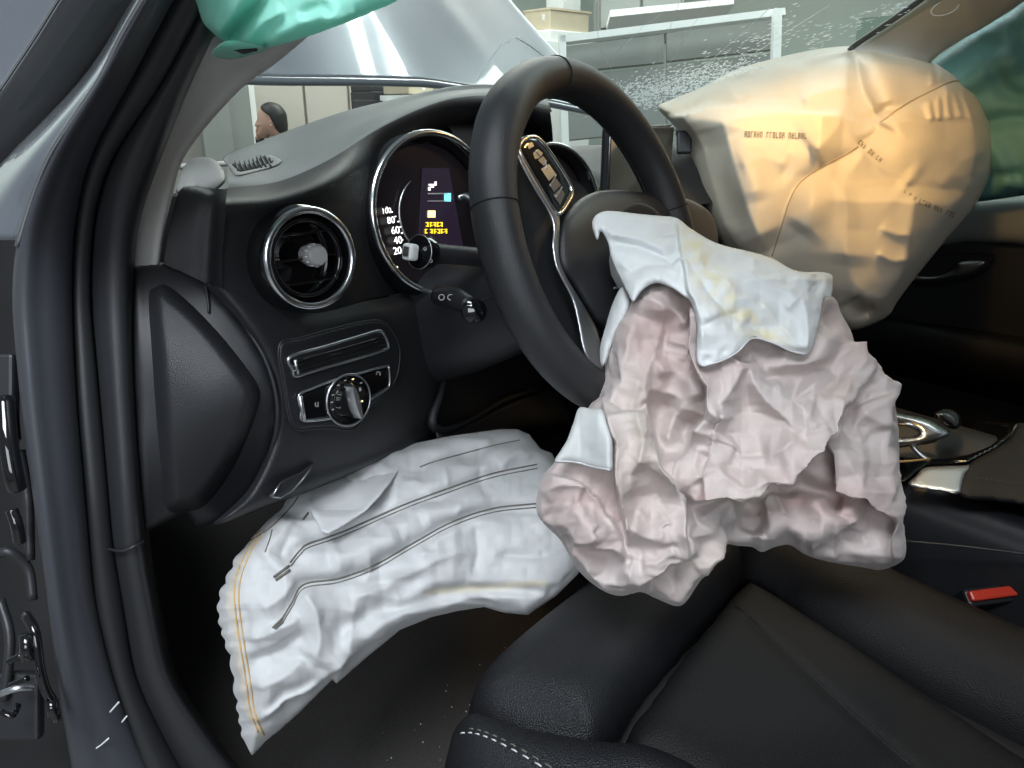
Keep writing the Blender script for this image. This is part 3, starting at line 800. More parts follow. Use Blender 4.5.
crack([(640, 90), (665, 40), (680, 0)], .0003); crack([(655, 88), (690, 30), (715, -5)], .0003)
crack([(700, 70), (740, 35), (770, 8)], .0004); crack([(620, 85), (600, 45), (596, 0)], .0003)
crack([(745, 60), (790, 30), (830, 5)], .0004); crack([(660, 15), (640, 30), (610, 60)], .0003)

# ================================================================== dashboard
db = thing('dashboard', 'black dashboard with top pad coloured as lit, round chrome vent and instrument cluster', 'dashboard', (0.0, 0.35, 0.66))
def A(x, y, d): return at(np.array(float(x)), np.array(float(y)), np.array(float(d)))
def D(x, y, off=0.0): return on_dash(np.array(float(x)), np.array(float(y)), off)
rows = [
 [A(240,175,1.02), A(300,150,1.12), A(355,130,1.14), A(400,118,1.16), A(440,108,1.18), A(472,104,1.2), A(506,104,1.22), A(552,112,1.25)],
 [A(232,153,.86), A(290,130,.95), A(346,111,.96), A(392,100,.97), A(432,91,.97), A(465,86,.98), A(500,86,1.0), A(545,93,1.03)],
 [A(228,168,.78), A(284,153,.84), A(340,130,.87), A(386,111,.90), A(430,96,.93), A(465,89.5,.95), A(502,89,.97), A(547,97,1.0)],
 [A(228,186,.715), A(280,178,.755), A(330,156,.79), A(380,125,.83), A(430,103,.87), A(465,95,.90), A(504,95,.93), A(549,104,.97)],
 [D(226,200,.004), D(278,196,.004), D(331,178,.0), A(380,150,.83), A(428,122,.875), A(463,112,.905), A(505,110,.935), A(551,118,.97)],
 [D(224,225), D(276,222,-.004), D(332,205,-.008), D(372,188,-.03), D(425,160,-.06), D(462,150,-.07), D(506,140,-.07), A(553,140,1.02)],
 [D(222,255,-.002), D(273,260,-.01), D(330,255,-.014), D(372,235,-.03), D(422,215,-.065), D(462,210,-.07), D(508,200,-.07), A(555,190,1.04)],
 [D(221,288,-.006), D(268,308,-.004), D(322,312,-.004), D(374,298,-.02), D(420,292,-.05), D(462,295,-.06), D(508,300,-.06), A(556,300,1.04)],
]
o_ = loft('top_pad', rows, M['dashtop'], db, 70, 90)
# face stays black grained plastic; paler grey above the crest paints in light
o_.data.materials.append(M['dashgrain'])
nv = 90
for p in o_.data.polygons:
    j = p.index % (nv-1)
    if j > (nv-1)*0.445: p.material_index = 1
# dash side end (left) and upper side block
loft('side_block', [[A(163,264,.69), A(170,225,.69), A(180,190,.70), A(196,186,.73)], [A(190,276,.69), A(193,235,.69), A(200,196,.695), A(208,188,.72)], [A(212,286,.69), A(214,245,.69), A(218,205,.69), A(220,189,.705)], [D(222,288,-.004), D(223,250,.0), D(226,205,.004), A(228,188,.714)]], M['dashgrain'], db, 20, 20)
lump, _ = puff('pillar_foot', [(176,192),(181,172),(190,160),(200,157),(213,159),(222,168),(226,180),(216,190),(206,192),(196,188),(188,192)], [(180,190,.74),(200,160,.79),(224,180,.735),(200,190,.735)],   .02, 14, M['lighttrim'], db, s=2.0, smooth_poly=60)
# defroster outlet on the pad
dfp = [(223,158),(234,151),(246,148),(258,150),(268,154),(281,160),(277,165),(262,170),(246,174),(236,175),(228,166)]
pad_d = rbf([(232,153,.86),(290,130,.95),(228,168,.78),(284,153,.84),(228,186,.715),(280,178,.755)])
dfr, dsurf = puff('defroster_frame', dfp, lambda x, y: pad_d(x, y)-.002, .004, 4, M['lighttrim'], db, s=1.5, smooth_poly=60)
gin = [(229,160),(240,153),(250,152),(264,156),(274,161),(258,168),(240,172),(233,166)]
gr, gsurf = puff('defroster_grille', gin, lambda x, y: pad_d(x, y)-.0062, .0008, 3, M['dark'], dfr, s=1.5)
for k in range(9):
    x = 233+k*4.6
    L = np.array([(x, 155.5-0.2*k+abs(k-2)*.4), (x+5.5, 171-0.7*k)]) if k < 8 else np.array([(x, 158), (x+2, 163)])
    L = catmull(L, 5)
    tube('slat', gsurf(L[:, 0], L[:, 1], .0006), .0011, M['blackplastic'], dfr, 6)
# right-hand continuation of the dash top under the windshield
loft('dash_upper_surface', [[V3(x, .18, .90), V3(x, .22, .955+h), V3(x, .27, .985+h), V3(x, .42, .98), V3(x, .60, .945)] for x, h in ((.0, .04), (.10, .035), (.16, .02), (.22, -.01), (.35, -.035), (.6, -.03), (1.12, -.03))], M['dashgrain'], db, 40, 50)
loft('dash_fascia', [[V3(x, .60, .90), V3(x, .26, .90), V3(x, .235, .80), V3(x, .28, .70), V3(x, .60, .62)] for x in (.09, .3, .6, 1.12)], M['dashgrain'], db, 20, 30)

# lower panel
def rowD(pts): return [D(x, y, o) for x, y, o in pts]
lp = [
 rowD([(206,286,-.03),(222,288,-.008),(262,304,-.004),(315,313,-.002),(370,300,-.012),(420,292,-.03),(448,286,-.05)]),
 rowD([(236,318,-.022),(246,320,.0),(277,325,.004),(322,328,.004),(375,315,.0),(424,303,-.015),(452,300,-.04)]),
 rowD([(258,352,-.018),(268,356,.004),(291,358,.008),(332,360,.008),(386,348,.004),(430,335,-.01),(452,330,-.035)]),
 rowD([(271,395,-.016),(279,396,.004),(300,398,.008),(342,400,.008),(394,385,.004),(431,372,-.01),(447,368,-.035)]),
 rowD([(270,440,-.016),(277,440,.002),(298,440,.006),(340,438,.006),(390,424,.002),(425,405,-.01),(440,400,-.035)]),
 rowD([(250,487,-.018),(258,487,-.002),(285,478,.0),(328,466,.0),(382,448,-.004),(420,428,-.015),(436,420,-.04)]),
 rowD([(216,521,-.02),(228,519,-.008),(266,504,-.006),(316,486,-.006),(376,462,-.01),(420,445,-.02),(438,436,-.045)]),
 rowD([(210,526,-.05),(228,522,-.06),(266,507,-.06),(316,489,-.06),(376,465,-.07),(420,448,-.08),(438,438,-.09)]),
]
loft('lower_panel', lp, M['dashgrain'], db, 70, 70)
# storage recess under the column: rim and dark pocket, knee bolster strip
loft('column_pocket', [[D(445,285,-.06), D(500,300,-.10), D(560,320,-.12)], [D(440,360,-.06), D(500,360,-.12), D(560,360,-.14)], [D(436,432,-.06), D(490,420,-.10), D(560,400,-.12)], [D(440,450,-.12), D(490,440,-.16), D(560,430,-.18)]], M['dark'], db, 20, 20)
tube('pocket_rim', [D(446,370,-.03), D(440,396,-.018), D(433,415,-.014), D(434,427,-.014), D(448,430,-.02), D(474,418,-.045), D(505,400,-.07), D(540,388,-.09)], [.003, .0045, .006, .0065, .005, .004, .004, .004], M['dashgrain'], db, 10, samples=40)
loft('knee_bolster', [[D(436,432,-.012), D(470,424,-.04), D(510,404,-.07), D(560,385,-.10)], [D(440,446,-.012), D(475,440,-.04), D(515,428,-.07), D(570,420,-.10)], [D(445,455,-.07), D(480,447,-.10), D(520,440,-.13), D(575,432,-.16)]], M['blackplastic'], db, 20, 14, thick=.003)

# side cover: base plate and raised fuse cover
sd = rbf([(131,264,.675),(160,262,.69),(205,283,.69),(246,332,.69),(276,400,.70),(262,470,.735),(205,526,.745),(145,530,.70),(140,400,.67),(210,400,.675)])
base = [(130,265),(148,262),(161,262),(184,272),(206,284),(230,306),(250,334),(266,362),(276,394),(277,425),(270,455),(256,485),(236,512),(206,526),(196,526),(186,512),(150,530),(143,531),(139,480),(134,380),(131,300)]
puff('side_plate', base, sd, .006, 9, M['blackplastic'], db, s=3.0, back=.03)
cov = [(148,296),(155,287),(164,284),(178,292),(200,312),(224,338),(246,366),(259,386),(260,402),(250,432),(236,464),(218,492),(202,508),(184,512),(168,511),(163,490),(156,420),(151,350)]
cv, _ = puff('fuse_cover', cov, lambda x, y: sd(x, y)-.004, .022, 17, M['dashgrain'], db, s=2.5, smooth_poly=110, power=.9)
tube('side_edge', [A(208,284,.683), A(230,305,.682), A(250,333,.682), A(266,361,.686), A(276,394,.692), A(277,425,.70), A(269,456,.715), A(254,486,.73), A(232,514,.737)], .0022, M['blackplastic'], db, 8, samples=50)
tube('plate_joint', [A(205,284,.68), A(208,300,.676), A(209,313,.675)], .0012, M['rubber'], db, 6, samples=10)

# round air vent
vn = (0.03, -1, .10); vc = D(311, 258.5, .028)
VR = .0422
lathe('vent_barrel', vc, vn, [(VR*1.20, -.05), (VR*1.17, -.02), (VR*1.10, -.006), (VR*1.0, 0.0), (VR*.98, -.006), (VR*.90, -.012), (VR*.86, -.03), (.0, -.034)], M['piano'], db, 64)
vr = ringtube('vent_ring', vc, vn, VR, .0036, M['chrome'], db)
ringtube('vent_inner_ring', np.array(vc)-np.array(frame_of(vn)[2])*.008, vn, VR*.80, .003, M['piano'], db)
uu, vv, nn = frame_of(vn)
for k, h in enumerate((-.022, 0.0, .022)):
    half = math.sqrt((VR*.82)**2-h*h)
    obox('vent_vane', np.array(vc)+vv*h-nn*.018, uu*half, vv*.0012+nn*.0, nn*.010, M['piano'], db, .0008)
lathe('vent_knob', np.array(vc)-nn*.010+uu*.006+vv*.002, vn, [(.0085, -.008), (.010, .0), (.010, .011), (.008, .015), (.0, .0155)], M['satin'], db, 24)
for a in range(12):
    an = 2*math.pi*a/12
    c0 = np.array(vc)-nn*.010+uu*.006+vv*.002+.0100*(math.cos(an)*uu+math.sin(an)*vv)
    tube('knob_rib', [c0, c0+nn*.010], .0008, M['satin'], db, 5)

# slot and light switch plate
plate = [(279,346),(300,338),(340,327),(364,321.5),(381,321),(390,328),(397,340),(400,352),(398,372),(393,384),(381,399),(368,412),(358,425),(350,430),(330,428),(312,429),(299,430),(290,421),(284,390)]
pl, psurf = puff('switch_plate', plate, dash_d(.010), .0035, 5, M['blackplastic'], db, s=2.0, smooth_poly=90, back=.01)
tube('plate_edge', psurf(*catmull(np.array(plate, float), 90, True).T, .001), .0011, M['rubber'], pl, 6, closed=True)
slot = np.array([(290,357),(325,346.5),(360,336),(379,331),(385,336),(388.5,346),(384,350),(350,360.5),(315,370.5),(296,376),(293,370)], float)
sl = catmull(slot, 60, True)
tube('slot_rim', psurf(sl[:, 0], sl[:, 1], .0015), .0016, M['silver'], pl, 8, closed=True)
sp_, ssurf = puff('slot_pocket', (slot-slot.mean(0))*.95+slot.mean(0), lambda x, y: dash_d(.0145)(x, y), .0004, 4, M['dark'], pl, s=2.0, back=.003)
for f in (.25, .5, .78):
    a = np.array([(292.5+2*f, 358+17*f), (381+4*f, 334+13*f)]); L = catmull(a, 12)
    tube('slot_rib', ssurf(L[:, 0], L[:, 1], .0008), .0010, M['piano'], pl, 6)
tube('slot_end', ssurf(np.array([295., 298]), np.array([360., 374]), .001), .0016, M['silver'], pl, 6)
sw = np.array([(299,395),(316,387),(334,380),(360,373),(386,366),(389,369),(389.5,384),(386,389),(371,399),(360,410),(345,414),(327,419),(303,420.5),(301,410)], float)
sp2, swsurf = puff('switch_panel', sw, dash_d(.0135), .002, 4, M['piano'], pl, s=1.5, smooth_poly=70)
sl = catmull(sw, 80, True)
tube('switch_rim', swsurf(sl[:, 0], sl[:, 1], .0012), .0012, M['silver'], pl, 8, closed=True)
tube('switch_end', swsurf(np.array([300., 304]), np.array([396., 420]), .0014), .0022, M['silver'], pl, 8)
dc = D(349, 400, .020); dn = (0.10, -1, .12); u2, v2, n2 = frame_of(dn)
RD = 28.0/FPX*0.70
dial = lathe('light_dial', dc, dn, [(RD*1.0, -.012), (RD*1.0, .0), (RD*.9, .001), (RD*.72, .001), (RD*.66, .004), (RD*.62, .008), (0, .0085)], M['piano'], db, 48)
ringtube('dial_ring', dc, dn, RD, .0012, M['silver'], dial)
gd = frame_of(dn)[2]
tl = math.radians(8)
gu = math.cos(tl)*v2 - math.sin(tl)*u2; gv = math.cos(tl)*u2 + math.sin(tl)*v2
V, Fc = [], []
for k in range(13):
    t = -1+k/6.0; hw = .0066*math.sqrt(max(.04, 1-t*t*.85)); ln = t*RD*.66
    for sx, h in ((-1, .004), (-.95, .012), (-.35, .0165), (.35, .0165), (.95, .012), (1, .004)):
        V.append(np.array(dc)+gu*ln+gv*(hw*sx-.001)+gd*h)
for k in range(12):
    for j in range(5): Fc.append((k*6+j, k*6+j+1, (k+1)*6+j+1, (k+1)*6+j))
Fc += [tuple(range(6)), tuple(72+j for j in range(6))]
link_mesh('dial_handle', V, Fc, M['silver'], dial, autosm=40)
def tiny(name, x, y, w_, h_, m, surf, parent, off=.0012):
    P = surf(np.array([x-w_, x+w_, x+w_, x-w_], float), np.array([y-h_, y-h_, y+h_, y+h_], float), off)
    return link_mesh(name, list(P)+[p+FW*.0006 for p in P], [(0,1,2,3),(4,7,6,5),(0,4,5,1),(1,5,6,2),(2,6,7,3),(3,7,4,0)], m, parent, smooth=False)
for x, y, w_, h_ in ((315.5,404.5,.5,2),(318,404,.4,2.2),(317,406.5,1.6,.4),(378,372,1.6,.5),(380,374,.5,1.6),(376.5,374,.6,.6)):
    tiny('switch_icon', x, y, w_, h_, M['grey_icon'], swsurf, pl)
for an, m in ((70, 'amber_led'), (95, 'grey_icon'), (120, 'grey_icon'), (150, 'grey_icon'), (170, 'grey_icon'), (190, 'grey_icon'), (40, 'grey_icon')):
    a = math.radians(an); c = np.array(dc)+.82*RD*(math.cos(a)*u2+math.sin(a)*v2)+n2*.0015
    obox('dial_icon', c, u2*.0012, v2*.0005, n2*.0003, M[m], dial)
obox('dial_lamp', np.array(dc)+u2*RD*.36-v2*RD*.1+n2*.0088, u2*.0008, v2*.0008, n2*.0003, M['amber_led'], dial)
obox('dial_icon', np.array(dc)+u2*RD*.34+v2*RD*.38+n2*.0088, u2*.0010, v2*.0016, n2*.0003, M['grey_icon'], dial)
# hood release handle
rel, rsurf = puff('release_handle', [(267,498),(282,480),(300,472),(316,461),(313,468),(302,482),(291,492),(276,499)], dash_d(.004), .004, 4, M['blackplastic'], db, s=1.5, back=.006)
tube('release_edge', rsurf(np.array([281., 276, 272, 280, 293, 303, 314]), np.array([482., 490, 497, 497.5, 490, 479, 463]), .0012), .0009, M['silver'], rel, 6)

# instrument cluster
gn = (0.04, -1, .16); gu1, gv1, gn1 = frame_of(gn)
G1 = A(437, 214, .865); G2 = A(556, 212, 1.0)
R1 = 79.0/FPX*.865; R2 = 66.0/FPX*1.0
cl = thing('instrument_cluster', 'lit instrument cluster with chrome-ringed gauges behind the steering wheel', 'gauge cluster', G1-np.array((0, -.05, .1)))
for nm, c, R in (('speed_gauge', G1, R1), ('rev_gauge', G2, R2)):
    lathe('gauge_tube', c, gn, [(R*1.06, -.03), (R*1.05, -.008), (R*.98, .004), (R*.93, -.002), (R*.90, -.016), (0, -.0165)], M['piano'], cl, 64)
    lathe('gauge_dial', np.array(c)-gn1*.0155, gn, [(R*.88, .0), (R*.87, .001), (0, .0012)], M['gaugeface'], cl, 64)
ringtube('chrome_ring', np.array(G1)+gn1*.003, gn, R1*.985, .0045, M['chrome'], cl, 42, 262, 80)
ringtube('chrome_ring', np.array(G2)+gn1*.003, gn, R2*.985, .0028, M['chrome'], cl, -60, 175, 80)
ringtube('inner_arc', np.array(G1)-gn1*.010, gn, R1*.50, .0013, M['silver'], cl, 120, 235, 30)
def on_g(x, y, h=-.012):
    return at(np.array(float(x)), np.array(float(y)), plane_depth(np.array(G1)+gn1*h, gn1, np.array(float(x)), np.array(float(y))))
# centre display
P = [on_g(423,168,-.011), on_g(449,168,-.011), on_g(466,262,-.011), on_g(418,262,-.011)]
link_mesh('display_panel', P+[p-gn1*.002 for p in P], [(0,1,2,3),(4,7,6,5),(0,4,5,1),(1,5,6,2),(2,6,7,3),(3,7,4,0)], M['violet'], cl, smooth=False)
for s_, x, y, sz in (('100', 386.5, 211, .0085), ('80', 391, 220.5, .0105), ('60', 395.5, 230.5, .0115), ('40', 398, 240.5, .0115), ('20', 397.5, 251, .0115)):
    text_mesh('dial_numeral', s_, sz*1.0, on_g(x, y, -.008), gu1, gv1, M['white_led'], cl)
def gmark(name, x0, y0, x1, y1, m, h=-.0095):
    Q = [on_g(x0, y0, h), on_g(x1, y0, h), on_g(x1, y1, h), on_g(x0, y1, h)]
    return link_mesh(name, Q+[q-gn1*.0006 for q in Q], [(0,1,2,3),(4,7,6,5),(0,4,5,1),(1,5,6,2),(2,6,7,3),(3,7,4,0)], m, cl, smooth=False)
for x, y in ((387,207.5),(392,212),(395.5,216.5),(398.5,221.5),(400.5,227),(402,233),(402.5,240)):
    gmark('dial_tick', x-.7, y-.6, x+.7, y+.6, M['white_led'])
gmark('dial_tick', 395.4, 266.2, 398, 269.4, M['white_led'])
for x0, y0, x1, y1 in ((429,184,436.5,185.6),(435,181.5,436.6,184.5),(428.6,187,430.6,190.5),(431,186,434,187.6)):
    gmark('gear_legend', x0, y0, x1, y1, M['white_led'])
gmark('display_line', 428, 193, 448, 194.2, M['grey_icon']); gmark('display_line', 428, 200.5, 447, 201.4, M['grey_icon'])
gmark('battery_icon', 444.5, 193, 451, 201.5, M['cyan_led'])
gmark('warning_icon', 428, 210.5, 435.5, 217.5, M['amber_led'])
for row, y, xs_ in ((0, 222.2, (426, 430, 433.6, 437, 440.2)), (1, 229, (425, 430.2, 434, 437.6, 441, 444.6))):
    for i, x in enumerate(xs_):
        gmark('message_glyph', x, y, x+2.4, y+.9, M['yellow_led']); gmark('message_glyph', x+(.3 if (i+row) % 2 else 1.6), y, x+(1.2 if (i+row) % 2 else 2.5), y+4.6, M['yellow_led'])
        gmark('message_glyph', x+.2, y+3.4-(i % 3)*.6, x+2.6, y+4.3-(i % 3)*.6, M['yellow_led'])

# left stalk (end towards the camera) and the lower stalk
st = thing('turn_signal_stalk', 'black turn signal stalk with pale square button in front of the speed gauge', 'stalk', A(440, 270, .85))
tip = A(420, 252, .765); tdir = tip - V3(-.03, .09, .885); tdir /= np.linalg.norm(tdir)
sn = tdir*.75 + np.array(CAM-tip)/np.linalg.norm(CAM-tip)*.35
tube('stalk_arm', [V3(-.03, .09, .885), tip-tdir*.03, tip-tdir*.004], [.010, .010, .012], M['blackplastic'], st, 20, samples=20)
s1, s2, s3 = frame_of(sn)
lathe('stalk_end', tip, sn, [(.0165, -.012), (.0178, -.003), (.0165, .002), (.0, .003)], M['piano'], st, 32)
ringtube('end_ring', tip+s3*.0015, sn, .0168, .0006, M['silver'], st)
bt = A(410.5, 252, .748)
obox('square_button', bt, s1*.0068, s2*.0082, s3*.006, M['white'], st, .003)
obox('button_face', bt+s3*.0061, s1*.0038, s2*.005, s3*.0006, M['silver'], st, .0005)
for x, y, a in ((425,249,0),(429,250,0),(431,261,0)):
    p = A(x, y, .757); ringtube('stalk_icon', p, sn, .0016, .0004, M['grey_icon'], st, seg=12)
s4 = thing('column_stalk', 'short black stalk with round knob left of the steering column', 'stalk', A(470, 330, .8))
tube('stalk_arm', [A(440, 296, .80), A(455, 299, .775), A(470, 306, .755)], [.011, .012, .009], M['blackplastic'], s4, 16, samples=16)
kt = A(474, 311, .745)
lathe('stalk_knob', kt, np.array(CAM)-kt+RT*.15, [(.010, -.012), (.0125, -.004), (.012, .004), (.007, .007), (0, .0075)], M['piano'], s4, 24)
ka = A(447.5, 298, .768)
for dx in (-.0055, .0035):
    ringtube('stalk_icon', ka+RT*dx-FW*.006, -FW, .0028, .0005, M['grey_icon'], s4, seg=14)
tube('wiper_stalk', [A(520,225,.86), A(466,190+6,.90), A(459,198,.89)], [.006,.005,.003], M['silver'], s4, 8)

# steering column shroud
sc = thing('steering_column', 'black steering column shroud between wheel and dashboard', 'steering column', WC-WN*.2-V3(0, 0, .1))
V, Fc = [], []
prof = [(.035, .058), (.05, .064), (.09, .068), (.15, .075), (.21, .082), (.26, .084)]
n = 48
for s_, r in prof:
    c = WC - WN*s_ - WV*.022
    for a in range(n):
        an = 2*math.pi*a/n
        cx = math.copysign(abs(math.cos(an))**.75, math.cos(an)); cy = math.copysign(abs(math.sin(an))**.75, math.sin(an))
        V.append(c + WU*r*.95*cx + WV*r*(.72 if cy > 0 else .98)*cy)
for i in range(len(prof)-1):
    for a in range(n): Fc.append((i*n+a, i*n+(a+1) % n, (i+1)*n+(a+1) % n, (i+1)*n+a))
Fc += [tuple(range(n)), tuple((len(prof)-1)*n+a for a in range(n))]
link_mesh('column_shroud', V, Fc, M['blackplastic'], sc, autosm=50)
jl = [WC-WN*s_-WV*.022-WU*(r*.95+.0005) for s_, r in prof]
tube('shroud_joint', jl, .001, M['rubber'], sc, 6)

# central display, free standing on the dash
dsp = thing('central_display', 'free-standing black display tablet in the middle of the dash behind the wheel', 'screen', (.35, .26, .9))
q0 = V3(.250, .232, 1.018); 
def scr(name, x0, x1, z0, z1, y0, y1, m, bev): return box(name, (x0, y0, z0), (x1, y1, z1), m, dsp, bev, 3)
scr('tablet_body', .248, .458, .885, 1.018, .226, .240, M['blackplastic'], .006)
scr('screen_glass', .2515, .4545, .889, 1.0145, .2245, .2265, M['screen'], .0008)
ring = [(.2495, .2255, z) for z in (.89, 1.010)] + [(.253, .2255, 1.0155), (.262, .2255, 1.0165), (.445, .2255, 1.0165)]
tube('bezel', ring, .0013, M['chrome'], dsp, 6)
for _o in list(dsp.children):
    _o.data.transform(Matrix.Translation((.35, .23, 0)) @ Matrix.Rotation(math.radians(12), 4, 'Z') @ Matrix.Translation((-.35, -.23, 0)))
box('tablet_stand', (.33, .24, .85), (.38, .30, .93), M['blackplastic'], dsp, .006)

# ================================================================== steering wheel
sw_ = thing('steering_wheel', 'black leather steering wheel with silver spoke trim and chrome button panel', 'steering wheel', WC-WV*.19)
RM = .169
def rim_pt(a, b, grow=1.0):
    """a round the wheel, b round the section"""
    g = 1.0 + .10*math.exp(-(((a-math.radians(128)+math.pi) % (2*math.pi)-math.pi)/.28)**2)
    rr_, ra = .0195*g*grow, .0225*g*grow
    c = WC + RM*(math.cos(a)*WU+math.sin(a)*WV)
    rad = math.cos(a)*WU+math.sin(a)*WV
    return c + rad*rr_*math.cos(b) + WN*ra*math.sin(b)
na, nb = 160, 28
V = [rim_pt(2*math.pi*i/na, 2*math.pi*j/nb) for i in range(na) for j in range(nb)]
Fc = [(i*nb+j, ((i+1) % na)*nb+j, ((i+1) % na)*nb+(j+1) % nb, i*nb+(j+1) % nb) for i in range(na) for j in range(nb)]
rim = link_mesh('rim', V, Fc, M['wheel'], sw_)
def wheel_ang(px, py):
    p = on_wheel(np.array(float(px)), np.array(float(py)))-WC
    return math.atan2(p @ WV, p @ WU)
for px, py in ((552, 74), (492, 206), (716, 190), (660, 390)):
    a = wheel_ang(px, py)
    tube('rim_seam', [rim_pt(a, 2*math.pi*j/36, 1.012) for j in range(36)], .0008, M['dark'], rim, 6, closed=True)
# stitched joint along the inner side of the rim
tube('inner_stitch', [rim_pt(2*math.pi*i/120, math.radians(215), 1.0) for i in range(120)], .0007, M['rubber'], rim, 5, closed=True)
def wp(name, poly, h, T, wid, m, back, s=2.5, sp=0, power=.5, parent=None, strokes=()):
    return puff(name, poly, wheel_d(h), T, wid, m, parent or sw_, s=s, back=back, smooth_poly=sp, power=power, strokes=strokes, edge=3)
# left spoke body, hub, right and lower spokes
wp('spoke', [(512,150),(530,138),(548,150),(572,200),(566,240),(575,300),(596,372),(585,385),(552,345),(528,280),(514,220)], -.016, .008, 10, M['dashgrain'], .02, sp=80)
wp('spoke', [(640,215),(672,196),(712,215),(716,262),(690,300),(650,290)], -.012, .008, 10, M['dashgrain'], .02, sp=60)
wp('spoke', [(585,320),(640,330),(668,380),(650,412),(618,408),(596,370)], -.016, .008, 10, M['dashgrain'], .02, sp=60)
hub, hsurf = wp('hub_cover', [(556,246),(560,222),(573,205),(592,193),(618,190),(650,194),(680,206),(694,230),(694,270),(682,305),(660,330),(628,338),(604,330),(588,312),(572,286),(559,268)], -.004, .034, 34, M['wheel'], .03, sp=110)
# torn opening of the cover where the airbag came out
wp('torn_cover_flap', [(624,213),(634,203),(650,206),(660,216),(655,232),(636,230)], .034, .004, 5, M['dark'], .004, s=1.5, sp=40)
# silver trim running from the button panel down to the rim
wp('spoke_trim', [(515,152),(518,142),(523,146),(540,178),(556,209),(560,222),(559,256),(566,276),(578,296),(590,316),(597,330),(603,352),(608,374),(602,377),(592,366),(583,350),(577,320),(571,298),(556,268),(552,246),(553,228),(548,212),(530,182)], .008, .004, 5, M['silver'], .006, s=1.6, sp=120)
fr_ = np.array([(519,150),(522,141),(529,137),(537,138),(546,147),(557,163),(567,179),(572,192),(567,204),(559,214),(552,208),(541,190),(529,170)], float)
bp_, bsurf = wp('button_panel', fr_, .008, .0055, 6, M['piano'], .01, s=1.5, sp=70)
fl = catmull(fr_, 70, True)
tube('button_frame', bsurf(fl[:, 0], fl[:, 1], .002), .0021, M['chrome'], bp_, 8, closed=True)
for q in ([(533,153),(538,149),(543,153),(540,158),(535,159)], [(538,160),(543,156),(547,161),(544,166)], [(541,169),(549,164),(556,174),(549,181)], [(549,184),(556,178),(561,185),(554,192)], [(553,195),(561,188),(565,194),(560,205)], [(527,145),(532,142),(534,146),(529,149)]):
    L = np.array(q, float); c = L.mean(0)
    P = bsurf(L[:, 0], L[:, 1], .0012); k = len(P)
    link_mesh('button', list(P)+[p+FW*.003 for p in P], [tuple(range(k)), tuple(range(2*k-1, k-1, -1))]+[(i, (i+1) % k, (i+1) % k+k, i+k) for i in range(k)], M['silver'] if q[0][0] == 541 else M['button'], bp_, smooth=False)
for q in ([(536,150),(541,158)], [(545,160),(547,169)], [(556,175),(550,186)], [(562,187),(556,197)]):
    L = catmull(np.array(q, float), 6); tube('button_edge', bsurf(L[:, 0], L[:, 1], .0018), .0006, M['silver'], bp_, 6)
for x, y in ((616, 288), (616, 262), (606, 331)):
    lathe('cover_screw', on_wheel(np.array(float(x)), np.array(float(y)), .022 if x > 610 else .008), WN, [(.0022, -.002), (.002, .001), (0, .0014)], M['chrome'], sw_, 10)

# ================================================================== deployed driver airbag
def blob(x, y, cx, cy, rx, ry): return np.exp(-(((x-cx)/rx)**2+((y-cy)/ry)**2))
def lerp3(c, t, k): return c*(1-t[:, None]) + np.array(k)*t[:, None]
PINK = np.array((.56, .485, .465)); ROSE = (.50, .335, .325); TAN = (.49, .43, .36); PALE = (.64, .61, .59)
def pink_color(x, y):
    c = np.tile(PINK, (len(x), 1))
    n = perlin(x/46., y/46., 3)*.5+.5; n2 = perlin(x/17., y/17., 5)
    c = lerp3(c, np.clip(n*1.3-.35, 0, 1)*.55, PALE)
    for cx, cy, rx, ry, k in ((660,345,36,60,.55),(595,500,55,30,.45),(835,505,45,22,.75),(800,505,14,8,.9),(735,300+70,40,16,.3),(770,470,70,12,.3),(705,495,16,7,.7),(845,345,14,30,.3),(600,545,30,14,.3)):
        c = lerp3(c, np.clip(blob(x, y, cx, cy, rx, ry)*k*(1+.5*n2), 0, 1), ROSE)
    for cx, cy, rx, ry, k in ((640,430,22,55,.55),(760,500,30,14,.5),(870,352,16,8,.7),(700,560,26,24,.35)):
        c = lerp3(c, np.clip(blob(x, y, cx, cy, rx, ry)*k*(1+.4*n2), 0, 1), TAN)
    return c
def white_color(x, y):
    c = np.tile(np.array((.70, .735, .74)), (len(x), 1)); n2 = perlin(x/11., y/11., 9)
    d_, _, t_ = polyline_dist(np.array([(690,232),(705,268),(728,300),(752,322),(772,342)], float), np.stack([x, y], 1))
    c = lerp3(c, np.clip(np.exp(-(d_/16)**2)*.8*(.55+.9*n2), 0, 1), (.70, .64, .42))
    c = lerp3(c, np.clip(np.exp(-(np.abs(y-(222+.38*(x-676)))/5)**2)*(x > 684)*.45, 0, 1), (.72, .60, .38))
    return c
da = thing('driver_airbag', 'crumpled pink-stained white driver airbag hanging from the steering wheel', 'airbag', A(700, 560, .70))
body_poly = [(634,296),(645,287),(658,282),(676,272),(700,268),(760,272),(800,285),(833,297),(841,313),(851,331),(856,346),(868,357),(880,367),(890,385),(896,410),(899,440),(900,475),(905,500),(903,525),(906,541),(905,557),(896,565),(880,570),(866,568),(830,562),(806,555),(790,545),(775,547),(762,552),(752,547),(738,546),(725,545),(720,560),(701,580),(686,602),(675,606),(655,598),(640,592),(620,596),(600,589),(578,570),(561,541),(546,526),(537,513),(537,494),(544,475),(556,460),(575,430),(590,405),(599,396),(604,376),(607,352),(616,328)]
